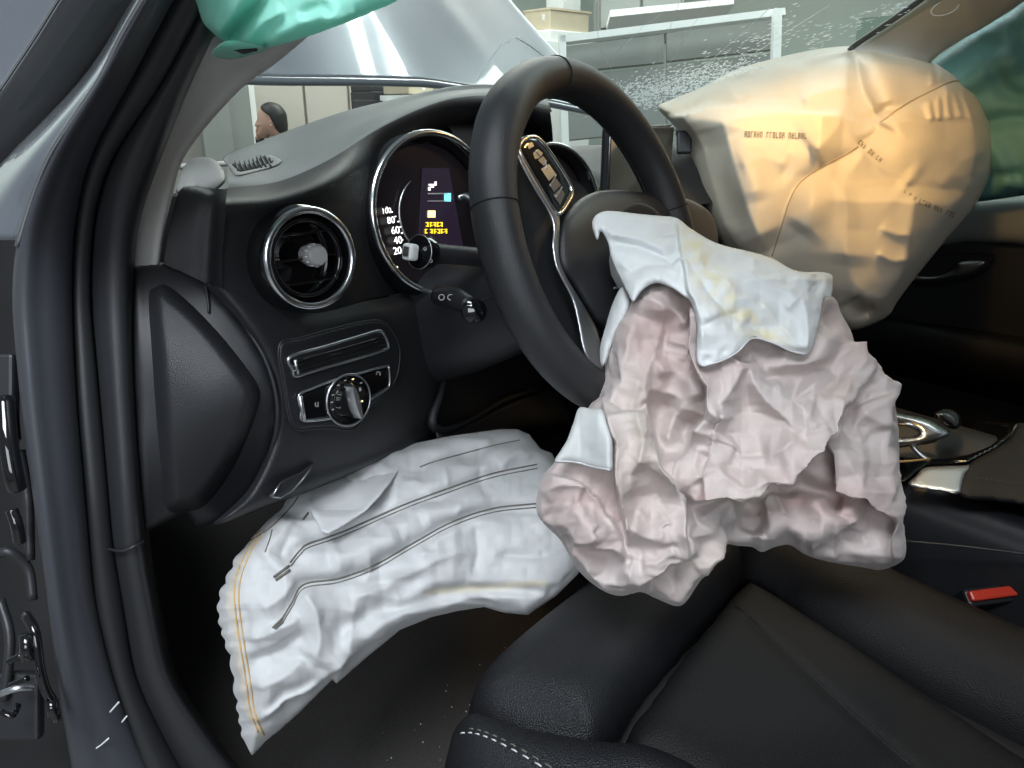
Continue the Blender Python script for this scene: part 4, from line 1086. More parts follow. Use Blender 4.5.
ST = [
 # big centre lobe: lower rim overlaps what hangs below
 ([(857,384),(849,402),(844,418),(830,440),(811,460),(789,478),(765,491),(742,498),(718,499),(700,500),(686,492)], .030, 42, 'sl' if False else 'sr'),
 # centre panel in front of the recessed left lobe
 ([(694,300),(697,330),(698,360),(704,382),(706,404),(700,428),(690,446)], .022, 34, 'sl'),
 # column between the lower-left puff and the dark valley
 ([(606,402),(611,440),(618,478),(626,515),(629,548)], .020, 26, 'sl'),
 ([(648,398),(652,432),(654,456),(668,476),(680,496),(684,522),(679,556)], .020, 26, 'sr'),
 # lower-left puff creases
 ([(556,530),(576,538),(600,546),(628,554)], .012, 20, 'sl'),
 ([(548,478),(575,484),(598,500),(612,520),(620,540)], .010, 14, 'sr'),
 ([(640,592),(655,576),(668,564),(688,548),(708,530)], .014, 26, 'sl'),
 # deep valleys
 ([(668,392),(662,412),(660,436),(672,446),(684,430),(694,410)], -.020, 11, 'r'),
 ([(676,300),(668,330),(672,360),(690,372)], -.008, 9, 'r'),
 ([(742,505),(757,516),(752,534)], -.018, 10, 'r'), ([(782,490),(800,486),(822,494),(845,503)], -.016, 8, 'r'),
 ([(846,410),(858,398),(866,408)], -.010, 9, 'r'),
 # right side hanging folds
 ([(832,442),(840,464),(840,486),(862,500),(884,511),(889,534),(890,560)], .016, 22, 'sl'),
 ([(868,372),(872,400),(884,430),(890,470),(893,505)], .006, 12, 'k'),
 ([(856,392),(868,418),(880,430)], .008, 9, 'k'), ([(880,400),(866,420),(856,440)], .006, 8, 'k'),
 ([(769,371),(793,371),(819,366),(832,353),(843,337)], -.011, 8, 'r'), ([(770,364),(795,360),(815,356),(830,340)], .007, 9, 'r'),
 # star of creases on the centre lobe
 ([(744,352),(738,378),(722,400),(710,420)], .009, 11, 'k'), ([(744,352),(752,380),(772,405),(796,430)], .010, 11, 'k'),
 ([(748,360),(748,395),(752,414)], -.007, 9, 'k'), ([(718,422),(745,414),(778,417),(794,430)], -.008, 8, 'k'),
 ([(796,430),(786,446),(760,453),(735,450)], .007, 9, 'k'), ([(712,440),(738,450),(770,448)], -.008, 7, 'k'),
 ([(716,455),(728,474),(752,484),(775,478)], .007, 10, 'k'), ([(800,380),(815,400),(812,430)], .006, 10, 'k'),
 ([(835,372),(820,395),(806,415)], -.006, 8, 'k'), ([(776,382),(802,386),(830,380)], .005, 8, 'k'),
 ([(700,445),(697,465),(704,480)], .009, 10, 'k'), ([(680,430),(672,455),(680,478),(700,490)], .010, 13, 'r'),
 # left recessed lobe
 ([(640,320),(632,350),(622,385),(612,410)], .010, 12, 'k'), ([(662,300),(664,330),(650,365),(640,395)], .009, 11, 'k'),
 ([(640,300),(660,306),(676,316),(686,330)], .009, 8, 'k'), ([(668,340),(684,346),(692,352)], .006, 5, 'k'),
 ([(664,352),(680,358),(692,366)], .006, 5, 'k'), ([(655,372),(672,366),(690,380),(698,398)], .010, 8, 'r'),
 ([(640,372),(632,400),(634,430)], .007, 9, 'k'), ([(644,385),(650,410),(646,440)], .008, 8, 'k'),
 # column wrinkles
 ([(632,420),(638,450),(634,480),(638,500)], .008, 10, 'k'), ([(630,497),(645,500),(664,496)], -.006, 5, 'k'),
 ([(640,512),(655,520),(668,516)], .006, 6, 'k'), ([(634,530),(652,538),(672,530)], .007, 7, 'k'),
 ([(640,560),(655,556),(672,548)], .006, 6, 'k'), ([(625,560),(632,574),(622,590)], .007, 7, 'k'),
 # lower-left puff wrinkles
 ([(548,495),(565,488),(585,492)], .007, 7, 'k'), ([(560,505),(578,515),(600,540)], .010, 10, 'r'),
 ([(548,515),(566,512),(580,505)], -.005, 5, 'k'), ([(575,552),(590,568),(602,586)], .007, 8, 'k'),
 ([(595,575),(612,562),(625,556)], -.006, 6, 'k'),
 # bottom right
 ([(752,538),(775,530),(800,532),(830,536)], .009, 9, 'r'), ([(810,500),(826,520),(846,528),(850,515),(835,502)], .009, 10, 'r'),
 ([(800,540),(815,552),(812,542)], .006, 5, 'k'), ([(850,512),(862,530),(868,548)], -.007, 6, 'k'),
 ([(758,512),(766,524)], .007, 4, 'k'), ([(768,505),(776,522)], .007, 4, 'k'), ([(780,500),(788,520)], .006, 4, 'k'),
 ([(700,520),(718,512),(735,508)], .008, 7, 'k'), ([(690,565),(705,555),(716,545)], .006, 6, 'k'),
 ([(845,420),(850,450),(862,480),(880,490)], .006, 9, 'k'),
]
def bag_noise(x, y):
    wx = x+9*perlin(x/40., y/40., 11); wy = y+9*perlin(x/40., y/40., 12)
    return .0045*facets(x/36., y/36., 21, 8) + .0018*facets(wx/17., wy/17., 31, 7)
ctrl = [(634,296,.715),(700,280,.715),(760,280,.72),(833,297,.745),(880,367,.745),(899,440,.74),(905,557,.735),(830,562,.725),(740,546,.72),(680,604,.70),(600,589,.69),(540,505,.685),(590,405,.71),(607,352,.73),(700,430,.70),(620,470,.69),(780,430,.70),(850,470,.715)]
fb_, fsurf = puff('airbag_body', body_poly, ctrl, .036, 42, M['bag'], da, s=1.7, back=.02, strokes=[(a, b*(1.25 if d in 'kr' else 1.55), c*(1.2 if d in 'kr' else 1), d) for a, b, c, d in ST], noise=bag_noise, color=pink_color, smooth_poly=260, edge=16, wr=(15.0, .16, 160, 7.0, .075, 120, .035, 80, 3))
flap_poly = [(592,224),(595,216),(603,211.5),(614,211),(640,214),(662,216),(677,218),(690,228),(712,241),(730,247),(748,251),(772,258),(792,269),(806,272),(820,272),(832,275),(833,286),(831,297),(825,297),(822,308),(819,324),(814,344),(810,352),(804,355),(790,351),(772,343),(760,339),(752,338),(738,352),(722,361),(712,365),(703,367),(697,362),(696,346),(697,326),(691,303),(682,295),(672,288),(658,283),(648,286),(640,293),(633,302),(627,292),(617,272),(611,258),(608,243),(601,231.5),(598,240),(595,236)]
STW = [
 ([(676,218),(682,250),(688,278),(697,322),(697,350)], .012, 16, 'sl'),
 ([(678,222),(686,256),(700,280),(722,305),(750,325),(775,343)], -.006, 8, 'k'),
 ([(606,240),(640,248),(664,256),(682,264)], -.006, 5, 'k'), ([(604,232),(640,240),(672,252)], .005, 6, 'k'),
 ([(660,284),(668,270),(680,274)], .005, 6, 'k'), ([(618,262),(640,275),(660,278)], .004, 7, 'k'),
 ([(698,330),(722,316),(745,312)], -.005, 7, 'k'), ([(704,318),(728,312),(748,326)], .006, 8, 'r'),
 ([(700,262),(720,275),(735,288)], .004, 5, 'k'), ([(735,262),(765,285),(800,300)], .005, 9, 'k'), ([(770,275),(800,290),(822,292)], -.005, 7, 'k'),
 ([(760,300),(785,330),(806,350)], .005, 8, 'k'), ([(800,296),(806,325),(806,352)], .006, 7, 'k'), ([(785,310),(795,300),(812,285)], .004, 6, 'k'),
 ([(812,275),(818,284),(810,290)], -.007, 5, 'r'),
]
fctrl = [(596,220,.70),(640,213,.715),(700,232,.72),(770,260,.725),(830,280,.735),(812,345,.69),(772,342,.672),(703,365,.655),(697,325,.66),(660,283,.675),(633,300,.685),(680,260,.675),(750,300,.68)]
def flap_noise(x, y): return .0036*facets(x/34., y/34., 77, 7) + .0015*facets(x/13., y/13., 78, 6)
frbf = rbf(fctrl)
def over_body(f, gap):
    def g(x, y):
        b = (fsurf(x, y, 0.0)-CAM) @ FW
        # widest reach of the folds underneath decides how far the upper layer stands off
        return np.minimum(f(x, y), b-gap)
    return g
_gx, _gy = np.meshgrid(np.arange(580, 846, 9.0), np.arange(200, 480, 9.0), indexing='ij')
_gb = np.array((fsurf(_gx.ravel(), _gy.ravel(), 0.0)-CAM) @ FW).reshape(_gx.shape)
_gm = _gb.copy()
for _k in range(2):
    _p = np.pad(_gm, 1, mode='edge'); _gm = np.min([_p[a:a+_gm.shape[0], b:b+_gm.shape[1]] for a in range(3) for b in range(3)], 0)
for _k in range(3):
    _p = np.pad(_gm, 1, mode='edge'); _gm = np.mean([_p[a:a+_gm.shape[0], b:b+_gm.shape[1]] for a in range(3) for b in range(3)], 0)
def body_min(x, y):
    fx = np.clip((x-580)/9.0, 0, _gm.shape[0]-1.001); fy = np.clip((y-200)/9.0, 0, _gm.shape[1]-1.001)
    i = fx.astype(int); j = fy.astype(int); fx = fx-i; fy = fy-j
    return (_gm[i, j]*(1-fx)+_gm[i+1, j]*fx)*(1-fy)+(_gm[i, j+1]*(1-fx)+_gm[i+1, j+1]*fx)*fy
def flap_d(x, y):
    f = frbf(x, y); b = body_min(x, y)-.004
    t = np.clip((y-235)/45.0, 0, 1)
    return np.where(t > 0, np.minimum(f, f*(1-t)+b*t), f)
wf, wfs = puff('upper_panel', flap_poly, flap_d, .004, 7, M['bag'], da, s=1.6, back=.002, strokes=STW, noise=flap_noise, color=white_color, smooth_poly=240, edge=6, wr=(9.0, .05, 120, .02, 60, 5))
tube('panel_seam', wfs(*catmull(np.array([(805,354),(790,350.5),(772,342.5),(752,338.5),(738,351.5),(722,360.5),(703,366)], float), 50).T, .0005), .0008, M['thread_white'], wf, 5)
# side strip at the hub and the small clean patch low on the left
puff('side_strip', [(622,287),(630,303),(622,325),(612,345),(606,362),(601,366),(600,348),(606,325),(612,305)], [(622,287,.70),(601,360,.71),(625,310,.695)], .008, 8, M['bag'], da, s=1.6, back=.006, color=white_color, noise=flap_noise, smooth_poly=60, edge=5, wr=(7.0, .06, 60, .02, 40, 31))
patch = [(579,408),(590,408.5),(602,410),(607,424),(612,440),(612.5,456),(611,471),(594,468),(574,463),(555,462),(561,450),(567,440),(573,424)]
pt_, pts2 = puff('clean_patch', patch, lambda x, y: body_min(x, y)-.003, .006, 9, M['bag'], da, s=1.6, back=.006, color=lambda x, y: np.tile(np.array((.58, .61, .60)), (len(x), 1)), noise=lambda x, y: .0025*facets(x/25., y/25., 5, 6), smooth_poly=70, edge=5, wr=(9.0, .03, 60, .0, 0, 29))
tube('patch_seam', pts2(*catmull(np.array([(556,461),(575,462),(594,467),(611,470)], float), 24).T, .0004), .0007, M['thread_white'], pt_, 5)
# neck of the bag running back into the hub
tube('bag_neck', [on_wheel(np.array(640.), np.array(262.), .012), A(650, 262, .745), A(668, 275, .715)], [.032, .040, .040], M['bag'], da, 18, samples=14).data.color_attributes.new('Col', 'FLOAT_COLOR', 'POINT').data.foreach_set('color', np.tile((.66, .68, .68, 1.0), 14*18).astype(np.float32))

# ================================================================== passenger airbag
pa = thing('passenger_airbag', 'large inflated beige passenger airbag bulging from the dash under warm cabin light', 'airbag', A(780, 290, 1.30))
pp = [(658,108),(668,101),(700,88),(735,70),(772,59),(815,49.5),(848,46),(878,47),(905,53),(940,66),(964,82),(981,102),(991,128),(994,150),(990,176),(976,204),(958,226),(936,252),(912,282),(897,302),(888,316),(868,326),(850,330),(830,322),(800,305),(765,285),(735,262),(716,232),(704,200),(694,165),(688,148),(676,128)]
STP = [
 ([(664,120),(690,114),(722,107),(760,111),(800,115),(842,118)], .045, 60, 'sr'),
 ([(722,107),(729,135),(738,165),(750,205),(770,248)], .022, 30, 'k'),
 ([(700,120),(706,150),(722,190),(740,230)], -.010, 14, 'r'),
 ([(848,46),(856,70),(862,92),(874,112),(881,122)], -.035, 13, 'k'), ([(862,50),(876,80),(888,110)], .022, 16, 'r'),
 ([(881,122),(905,105),(930,92),(955,81),(976,86)], -.012, 6, 'k'), ([(884,126),(906,112),(932,100),(958,92)], .010, 14, 'r'), ([(800,230),(822,200),(850,180)], .008, 16, 'r'), ([(742,112),(748,150),(762,200)], .008, 14, 'r'),
 ([(881,122),(872,135),(858,147)], -.014, 12, 'k'),
 ([(772,256),(783,222),(790,200),(800,183),(820,168),(845,155),(858,147)], -.012, 7, 'k'),
 ([(735,125),(760,150),(790,180)], -.006, 16, 'r'), ([(842,118),(826,140),(812,152)], .012, 14, 'k'), 
 ([(858,147),(884,165),(912,186)], .016, 12, 'k'), ([(912,186),(909,220),(902,262),(889,314)], .040, 34, 'k'),
 ([(866,130),(880,160),(905,182)], -.014, 14, 'r'),
 ([(741,165),(765,158),(790,165)], .006, 10, 'k'), ([(800,100),(830,92),(852,90)], .012, 10, 'k'), ([(722,78),(730,90),(742,104)], .008, 10, 'k'),
 ([(875,250),(892,258),(908,256)], .007, 5, 'k'), ([(880,225),(895,232),(909,232)], .006, 5, 'k'), ([(848,295),(858,308),(872,312)], -.020, 9, 'r'),
 ([(848,170),(850,220),(846,262)], .008, 16, 'k'), ([(990,150),(960,160),(935,190)], .006, 14, 'k'),
] + [([(x, y+5), (x+4+k*.8, y+26+k*3)], .009, 3.6, 'r') for k, (x, y) in enumerate(((926,96),(935,92),(944,88),(953,85),(962,84)))] \
  + [([(x, y-3), (x+1, y-16)], .008, 3.2, 'r') for x, y in ((930,90),(940,86),(950,81),(960,80))]
def pb_noise(x, y): return .0045*facets(x/60., y/60., 41, 10) + .0018*facets(x/24., y/24., 43, 8)
BEIGE = np.array((.68, .615, .50))
def pb_color(x, y):
    c = np.tile(BEIGE, (len(x), 1))
    return lerp3(c, np.clip(perlin(x/60., y/60., 2)*.4+.2, 0, 1)*.5, (.72, .68, .59))
pctrl = [(660,108,1.34),(700,88,1.40),(772,59,1.44),(850,47,1.44),(940,66,1.42),(985,105,1.40),(994,150,1.40),(958,226,1.36),(888,316,1.28),(850,330,1.28),(735,262,1.26),(704,200,1.28),(690,150,1.33),(840,190,1.32)]
pbo, psf = puff('airbag_body', pp, pctrl, .15, 110, M['pbag'], pa, s=2.2, back=.10, strokes=[(a, b*1.45, c*1.1, d) for a, b, c, d in STP], noise=pb_noise, color=pb_color, smooth_poly=220, edge=14, wr=(26.0, .035, 90, 12.0, .008, 60, .0, 40, 11))
seam('side_seam', [(881,122),(905,105),(930,92),(955,81),(976,86)], psf, .0014, M['thread_beige'], pa, off=.001)
seam('front_seam', [(772,256),(783,222),(790,200),(800,183),(820,168),(845,155),(858,147)], psf, .0011, M['thread_beige'], pa, off=.001)
def stamp(parent, surf, p0, p1, n_, hgt, seed, off=.0012):
    r = np.random.RandomState(seed); p0 = np.array(p0, float); p1 = np.array(p1, float); ax = (p1-p0)/n_; up = np.array((ax[1], -ax[0])); up = up/np.linalg.norm(up)*hgt
    V, Fc = [], []
    for i in range(n_):
        if i in (n_//3, 2*n_//3): continue
        o_ = p0+ax*(i+.15)
        for a, b, c, d_ in [((0, 0), (.22, 0), (.22, 1), (0, 1)), ((.5, 0), (.72, 0), (.72, 1), (.5, 1))][:1+r.randint(2)] + [((0, y_), (.7, y_), (.7, y_+.2), (0, y_+.2)) for y_ in r.choice((0, .4, .8), 1+r.randint(2), False)]:
            q = np.array([o_+ax*u_+up*v_ for u_, v_ in (a, b, c, d_)]); k = len(V)
            V += list(surf(q[:, 0], q[:, 1], off)); Fc.append((k, k+1, k+2, k+3))
    return link_mesh('stamped_code', V, Fc, M['print'], parent, smooth=False)
stamp(pa, psf, (744, 137), (807, 139), 20, 6, 1); stamp(pa, psf, (857, 143), (880, 163), 9, 5, 2)
stamp(pa, psf, (918, 203), (954, 218), 12, 5, 3); stamp(pa, psf, (903, 192), (915, 201), 5, 4, 4)
# torn dash cover left of the airbag
ck = thing('airbag_door', 'small torn black airbag cover flap beside the display', 'cover flap', A(690, 150, 1.28))
obox('cover_flap', A(684, 143, 1.27), RT*.012, UP*.018, FW*.006, M['blackplastic'], ck, .003)
tube('cover_hinge', [A(676, 133, 1.272), A(690, 133, 1.272)], .004, M['blackplastic'], ck, 8)

# ================================================================== knee airbag
ka_ = thing('knee_airbag', 'white seamed knee airbag hanging from under the dashboard into the footwell', 'airbag', A(320, 660, .80))
lpts = [(283,507),(268,520),(253,536),(244,548)]
scal = []
edge_l = [(239,552),(229,574),(222,590),(219,604),(220,622),(225,640),(231,660),(234,682),(237,702),(240,720),(244,740)]
Lc = catmull(np.array(edge_l, float), 60)
for i, (x, y) in enumerate(Lc):
    scal.append((x - 3.6*abs(math.sin(i*.62+.8*math.sin(i*.23))) + 1.4, y))
kp = [(296,480),(340,462),(400,446),(450,436),(500,429),(517,429),(529,434),(541,449),(552,453),(575,500),(590,560),(577,575),(556,596),(528,615),(505,613),(484,607),(458,611),(432,617),(400,630),(382,645),(367,657),(350,672),(336,684),(333,679),(322,690),(300,712),(280,730),(266,741),(258,750),(252,756)] + scal[::-1] + lpts[::-1]
L1 = [(290,564),(300,552),(309,545),(344,533),(400,508),(451,489),(493,475),(537,466)]
L2 = [(281,622),(292,604),(304,586),(339,580),(376,566),(409,547),(451,524),(493,510),(537,505)]
L0 = [(420,467),(437,461),(488,447),(520,440)]
STK = [(L1, -.007, 6, 'r'), (L2, -.008, 6, 'r'), (L0, -.005, 5, 'r'),
 ([(330,690),(345,660),(352,630),(356,600)], .008, 12, 'k'), ([(302,590),(316,612),(320,640),(312,665)], .010, 14, 'k'),
 ([(256,720),(290,700),(330,672),(350,655)], .012, 12, 'sl'),
 ([(262,610),(280,598),(298,580)], .005, 6, 'k'), ([(250,640),(275,630),(300,618)], .006, 6, 'k'), ([(252,662),(276,652),(304,634)], -.007, 5, 'r'),
 ([(256,690),(280,680),(305,660)], .006, 7, 'k'), ([(262,712),(285,696),(318,676)], -.006, 6, 'r'), ([(268,625),(278,640),(264,655)], .005, 8, 'r'),
 ([(352,600),(400,580),(440,560),(470,548)], .006, 8, 'k'), ([(330,640),(370,612),(400,590),(430,570)], -.008, 9, 'r'),
 ([(360,640),(400,612),(440,604),(480,600)], .007, 8, 'k'), ([(380,610),(420,600),(460,598),(500,602)], -.006, 6, 'r'),
 ([(423,592),(488,588),(545,590)], -.007, 5, 'r'), ([(440,610),(470,596),(500,600)], .005, 5, 'k'),
 ([(478,446),(480,470),(484,500)], -.006, 5, 'k'), ([(475,525),(478,550),(474,575)], -.004, 4, 'k'),
 ([(330,560),(360,552),(400,535)], .008, 13, 'r'), ([(420,520),(450,508),(490,498)], .007, 12, 'r'), ([(420,495),(450,482),(490,465)], .006, 10, 'r'),
 ([(444,470),(450,485)], .005, 5, 'k'), ([(460,502),(456,520)], .005, 5, 'k'), ([(500,470),(515,455),(530,460)], .006, 7, 'k'), ([(420,560),(440,540),(462,530)], .005, 6, 'k'),
 ([(262,560),(275,545),(296,520)], .005, 8, 'k'), ([(282,560),(290,540),(300,520)], -.005, 6, 'k'), ([(500,555),(538,556),(540,548)], -.004, 4, 'k'),
]
def kn_noise(x, y):
    u_ = (x*.92-y*.40); v_ = (x*.40+y*.92)
    return .0040*facets(u_/60., v_/26., 61, 8) + .0012*facets(x/17., y/17., 63, 7)
WHITE = np.array((.60, .615, .625))
def kn_color(x, y):
    c = np.tile(WHITE, (len(x), 1))
    d_, _, _ = polyline_dist(np.array([(425,592),(488,586),(543,581)], float), np.stack([x, y], 1))
    c = lerp3(c, np.clip(1.2-d_/4.5, 0, 1)*.6*((x > 425) & (x < 545)), (.70, .62, .42))
    d_, _, _ = polyline_dist(np.array([(258,531),(240,564),(233,596),(239,643),(245,680),(250,708),(262,734)], float), np.stack([x, y], 1))
    return lerp3(c, np.exp(-(d_/4.0)**2)*.35, (.72, .55, .30))
kctrl = [(235,600,.735),(222,605,.735),(250,750,.775),(245,550,.75),(285,505,.80),(300,490,.84),(330,680,.765),(400,540,.80),(400,625,.79),(340,470,.88),(400,436,.92),(450,420,.95),(530,430,.97),(550,560,.85),(520,610,.835),(590,560,.85),(320,580,.755)]
kb, ksurf = puff('airbag_body', kp, kctrl, .028, 40, M['bag'], ka_, s=2.0, back=.012, strokes=STK, noise=kn_noise, color=kn_color, edge=8, wr=(14.0, .05, 120, 8.0, .035, 100, .014, 60, 13))
for L in (L1, L2):
    seam('stitch_line', shift(L, 0, -1.6), ksurf, .0009, M['thread_dark'], ka_, 80); seam('stitch_line', shift(L, .5, 2.2), ksurf, .0007, M['thread_dark'], ka_, 80)
seam('stitch_line', L0, ksurf, .0008, M['thread_dark'], ka_)
for a, b in (((274,577),(289,566)), ((276,580),(290,570)), ((273,628),(282,619)), ((275,629),(283,622)), ((303,520),(308,513))):
    seam('stitch_bar', [a, b], ksurf, .0013, M['thread_dark'], ka_, 6)
seam('stitch_line', [(250,541),(270,528),(290,508),(298,497)], ksurf, .0007, M['thread_dark'], ka_)
seam('stitch_line', [(265,552),(270,538),(272,530)], ksurf, .0006, M['thread_dark'], ka_)
ES = [(260,530),(241,564),(234.5,596),(240,643),(246,680),(250,708),(258,732)]
seam('edge_stitch', ES, ksurf, .0007, M['thread_amber'], ka_, 80); seam('edge_stitch', shift(ES, 4.2, .6), ksurf, .0007, M['thread_amber'], ka_, 80)
seam('edge_stitch', [(250,715),(258,722),(264,735)], ksurf, .0006, M['thread_amber'], ka_, 20)
puff('loose_flap', [(300,485),(304,498),(312,514),(322,532),(329,534),(345,525),(367,510),(380,496),(391,482),(402,466),(408,452),(390,448),(340,464)], [(300,487,.835),(304,498,.80),(325,533,.738),(367,510,.768),(391,482,.81),(404,455,.89),(350,462,.89)], .003, 5, M['bag'], ka_, s=2.0, back=.002, color=kn_color, noise=lambda x, y: .002*facets(x/40., y/30., 71, 8), edge=5, wr=(12.0, .02, 60, .0, 0, 23))

# ================================================================== curtain airbags
cl_ = thing('curtain_airbag', 'turquoise curtain airbag drooping from the roof rail above the near door', 'airbag', A(270, -60, .47))
ct, ctsurf = puff('airbag_cloth', [(150,-90),(185,-25),(196,2),(203,22),(213,33),(222,40),(240,52),(262,49),(300,39),(340,25),(372,12),(402,-2),(460,-40),(520,-90)], [(190,0,.455),(222,40,.49),(300,39,.47),(400,0,.44),(250,-80,.45),(480,-60,.43)], .022, 34, M['curtain'], cl_, s=2.5, back=.012,
   strokes=[([(228,44),(246,20),(262,0),(272,-30)], -.012, 8, 'r'), ([(218,36),(232,14),(246,-8)], .008, 8, 'r'), ([(268,44),(300,24),(330,10)], .007, 8, 'r'), ([(300,20),(330,0),(350,-20)], -.006, 8, 'r'), ([(325,14),(340,22),(360,16)], .006, 9, 'r'), ([(245,40),(262,25),(285,10)], .006, 6, 'k')],
   noise=lambda x, y: .0025*facets(x/40., y/30., 91, 9), smooth_poly=120, edge=6, wr=(10.0, .04, 100, .01, 40, 17))
puff('rolled_end', [(212,54),(220,44),(236,40),(258,44),(268,48),(258,53),(240,58),(224,59)], [(212,54,.50),(268,48,.485),(240,50,.485)], .010, 7, M['curtain'], cl_, s=1.6, back=.006, noise=lambda x, y: .003*facets(x/9., y/6., 95, 8), smooth_poly=50, edge=3)
tube('tether', [A(231, 47, .474), A(243, 49, .472), A(257, 49, .472)], [.0012, .003, .0012], M['rubber'], cl_, 8, samples=10)
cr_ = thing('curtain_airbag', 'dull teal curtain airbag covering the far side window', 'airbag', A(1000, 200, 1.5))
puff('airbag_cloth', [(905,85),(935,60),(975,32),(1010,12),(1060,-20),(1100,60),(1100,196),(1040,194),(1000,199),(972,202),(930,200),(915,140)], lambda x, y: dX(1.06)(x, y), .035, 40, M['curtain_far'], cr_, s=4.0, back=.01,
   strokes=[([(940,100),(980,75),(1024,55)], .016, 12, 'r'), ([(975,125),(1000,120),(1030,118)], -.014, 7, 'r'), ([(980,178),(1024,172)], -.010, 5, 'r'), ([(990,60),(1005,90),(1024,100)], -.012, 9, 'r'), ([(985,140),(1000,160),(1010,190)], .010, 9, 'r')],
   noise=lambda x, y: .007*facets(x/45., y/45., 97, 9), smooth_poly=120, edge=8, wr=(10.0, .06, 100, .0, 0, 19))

# ================================================================== driver seat (plan outlines in millimetres)
PLAN = lambda x, y, d: np.stack([x/1000., y/1000., -np.asarray(d)], -1)
def pad(name, poly, z, T, wid, m, parent, s=6.0, back=.06, sp=80, strokes=(), noise=None, power=.5):
    ctl = [(a, b, -c) for a, b, c in z]
    return puff(name, poly, ctl, T, wid, m, parent, s=s, back=back, smooth_poly=sp, mapf=PLAN, strokes=strokes, noise=noise, edge=12, power=power)
seat = thing('car_seat', 'black leather driver seat cushion with stitched side bolsters', 'car seat', (0, -.4, .26))
thigh = [(-246,-96),(-228,-66),(-180,-52),(-80,-46),(40,-46),(110,-56),(135,-90),(130,-140),(70,-156),(-20,-166),(-110,-180),(-180,-200),(-210,-192),(-236,-150)]
pad('thigh_pad', thigh, [(-240,-70,.498),(0,-50,.525),(120,-60,.53),(-180,-195,.508),(0,-160,.52),(120,-140,.53)], .052, 52, M['seat'], seat, back=.05)
ins = [(-172,-212),(-100,-190),(0,-172),(90,-158),(108,-170),(112,-260),(110,-420),(106,-700),(-150,-700),(-160,-420),(-168,-300)]
pi_, insurf = pad('seat_insert', ins, [(-160,-220,.505),(0,-180,.520),(110,-170,.52),(110,-650,.45),(-140,-650,.45),(110,-420,.48),(-150,-420,.475)], .030, 40, M['seat_plain'], seat, back=.05,
   strokes=[([(-20,-500),(10,-320),(40,-175)], -.003, 6, 'r')])
bl = [(-306,-160),(-294,-112),(-270,-94),(-248,-104),(-232,-150),(-205,-205),(-176,-250),(-162,-330),(-160,-500),(-160,-700),(-300,-700),(-305,-500),(-306,-300)]
b1, b1s = pad('side_bolster', bl, [(-285,-115,.498),(-200,-230,.525),(-165,-400,.52),(-300,-400,.495),(-230,-600,.52)], .05, 44, M['seat'], seat, back=.1)
b2 = [(108,-150),(128,-110),(150,-94),(182,-94),(208,-110),(220,-160),(224,-300),(224,-480),(224,-700),(104,-700),(108,-480),(110,-300),(112,-200)]
b2o, b2s = pad('side_bolster', b2, [(130,-140,.525),(215,-120,.53),(222,-400,.52),(112,-400,.49),(200,-650,.53)], .056, 50, M['seat_plain'], seat, back=.1)
box('seat_base', (-.27, -.72, .30), (.24, -.10, .50), M['dark'], seat, .02)
box('seat_rail', (-.22, -.75, .262), (-.17, -.05, .30), M['blackplastic'], seat, .004)
box('seat_rail', (.15, -.75, .262), (.20, -.05, .30), M['blackplastic'], seat, .004)
loft('backrest', [[(x, -.66-.05*abs(x)/.25*-1, .50), (x, -.70+.05*abs(x)/.25, .75), (x, -.80+.05*abs(x)/.25, 1.05)] for x in (-.27, -.2, -.1, 0, .1, .2, .25)], M['seat'], seat, 16, 20, thick=.09)
sx = np.array([(-284,-118),(-276,-160),(-268,-220),(-262,-300),(-258,-380)], float)
for off in (0, 7):
    L = catmull(sx+np.array([(4+off*.6, -off)]), 40)
    P = b1s(L[:, 0], L[:, 1], .0006)
    for i in range(0, 38, 2):
        tube('stitch', [P[i], (P[i]+P[i+1])/2+V3(0, 0, .0004), P[i+1]], .0007, M['thread_white'] if off == 0 else M['thread_dark'], seat, 5)
L = catmull(np.array([(-20,-520),(10,-330),(42,-182)], float), 30)
tube('insert_piping', insurf(L[:, 0], L[:, 1], -.0005), .0016, M['seat_plain'], seat, 6)

# ================================================================== seat belt buckle
bk = thing('seat_belt_buckle', 'seat belt buckle with a bright red release button beside the seat', 'buckle', A(992, 640, .80))
bc = A(992, 594, .815); bu = (A(1015, 591, .815)-A(969, 597, .815))/2
bn = -FW*.85+UP*.5; bn = bn-bu*(bn @ bu)/(bu @ bu); bn /= np.linalg.norm(bn); bvv = np.cross(bn, bu); bvv /= np.linalg.norm(bvv)
obox('buckle_body', bc-bn*.03, bu*1.08, bvv*.010, bn*.028, M['blackplastic'], bk, .004)
obox('release_button', bc, bu, bvv*.0055, bn*.005, M['red'], bk, .002)
obox('button_groove', bc+bn*.005, bu*.72, bvv*.0012, bn*.0006, M['red'], bk)
tube('buckle_strap', [bc-bn*.05, bc-bn*.10+V3(0, -.02, -.05)], .010, M['rubber'], bk, 10)

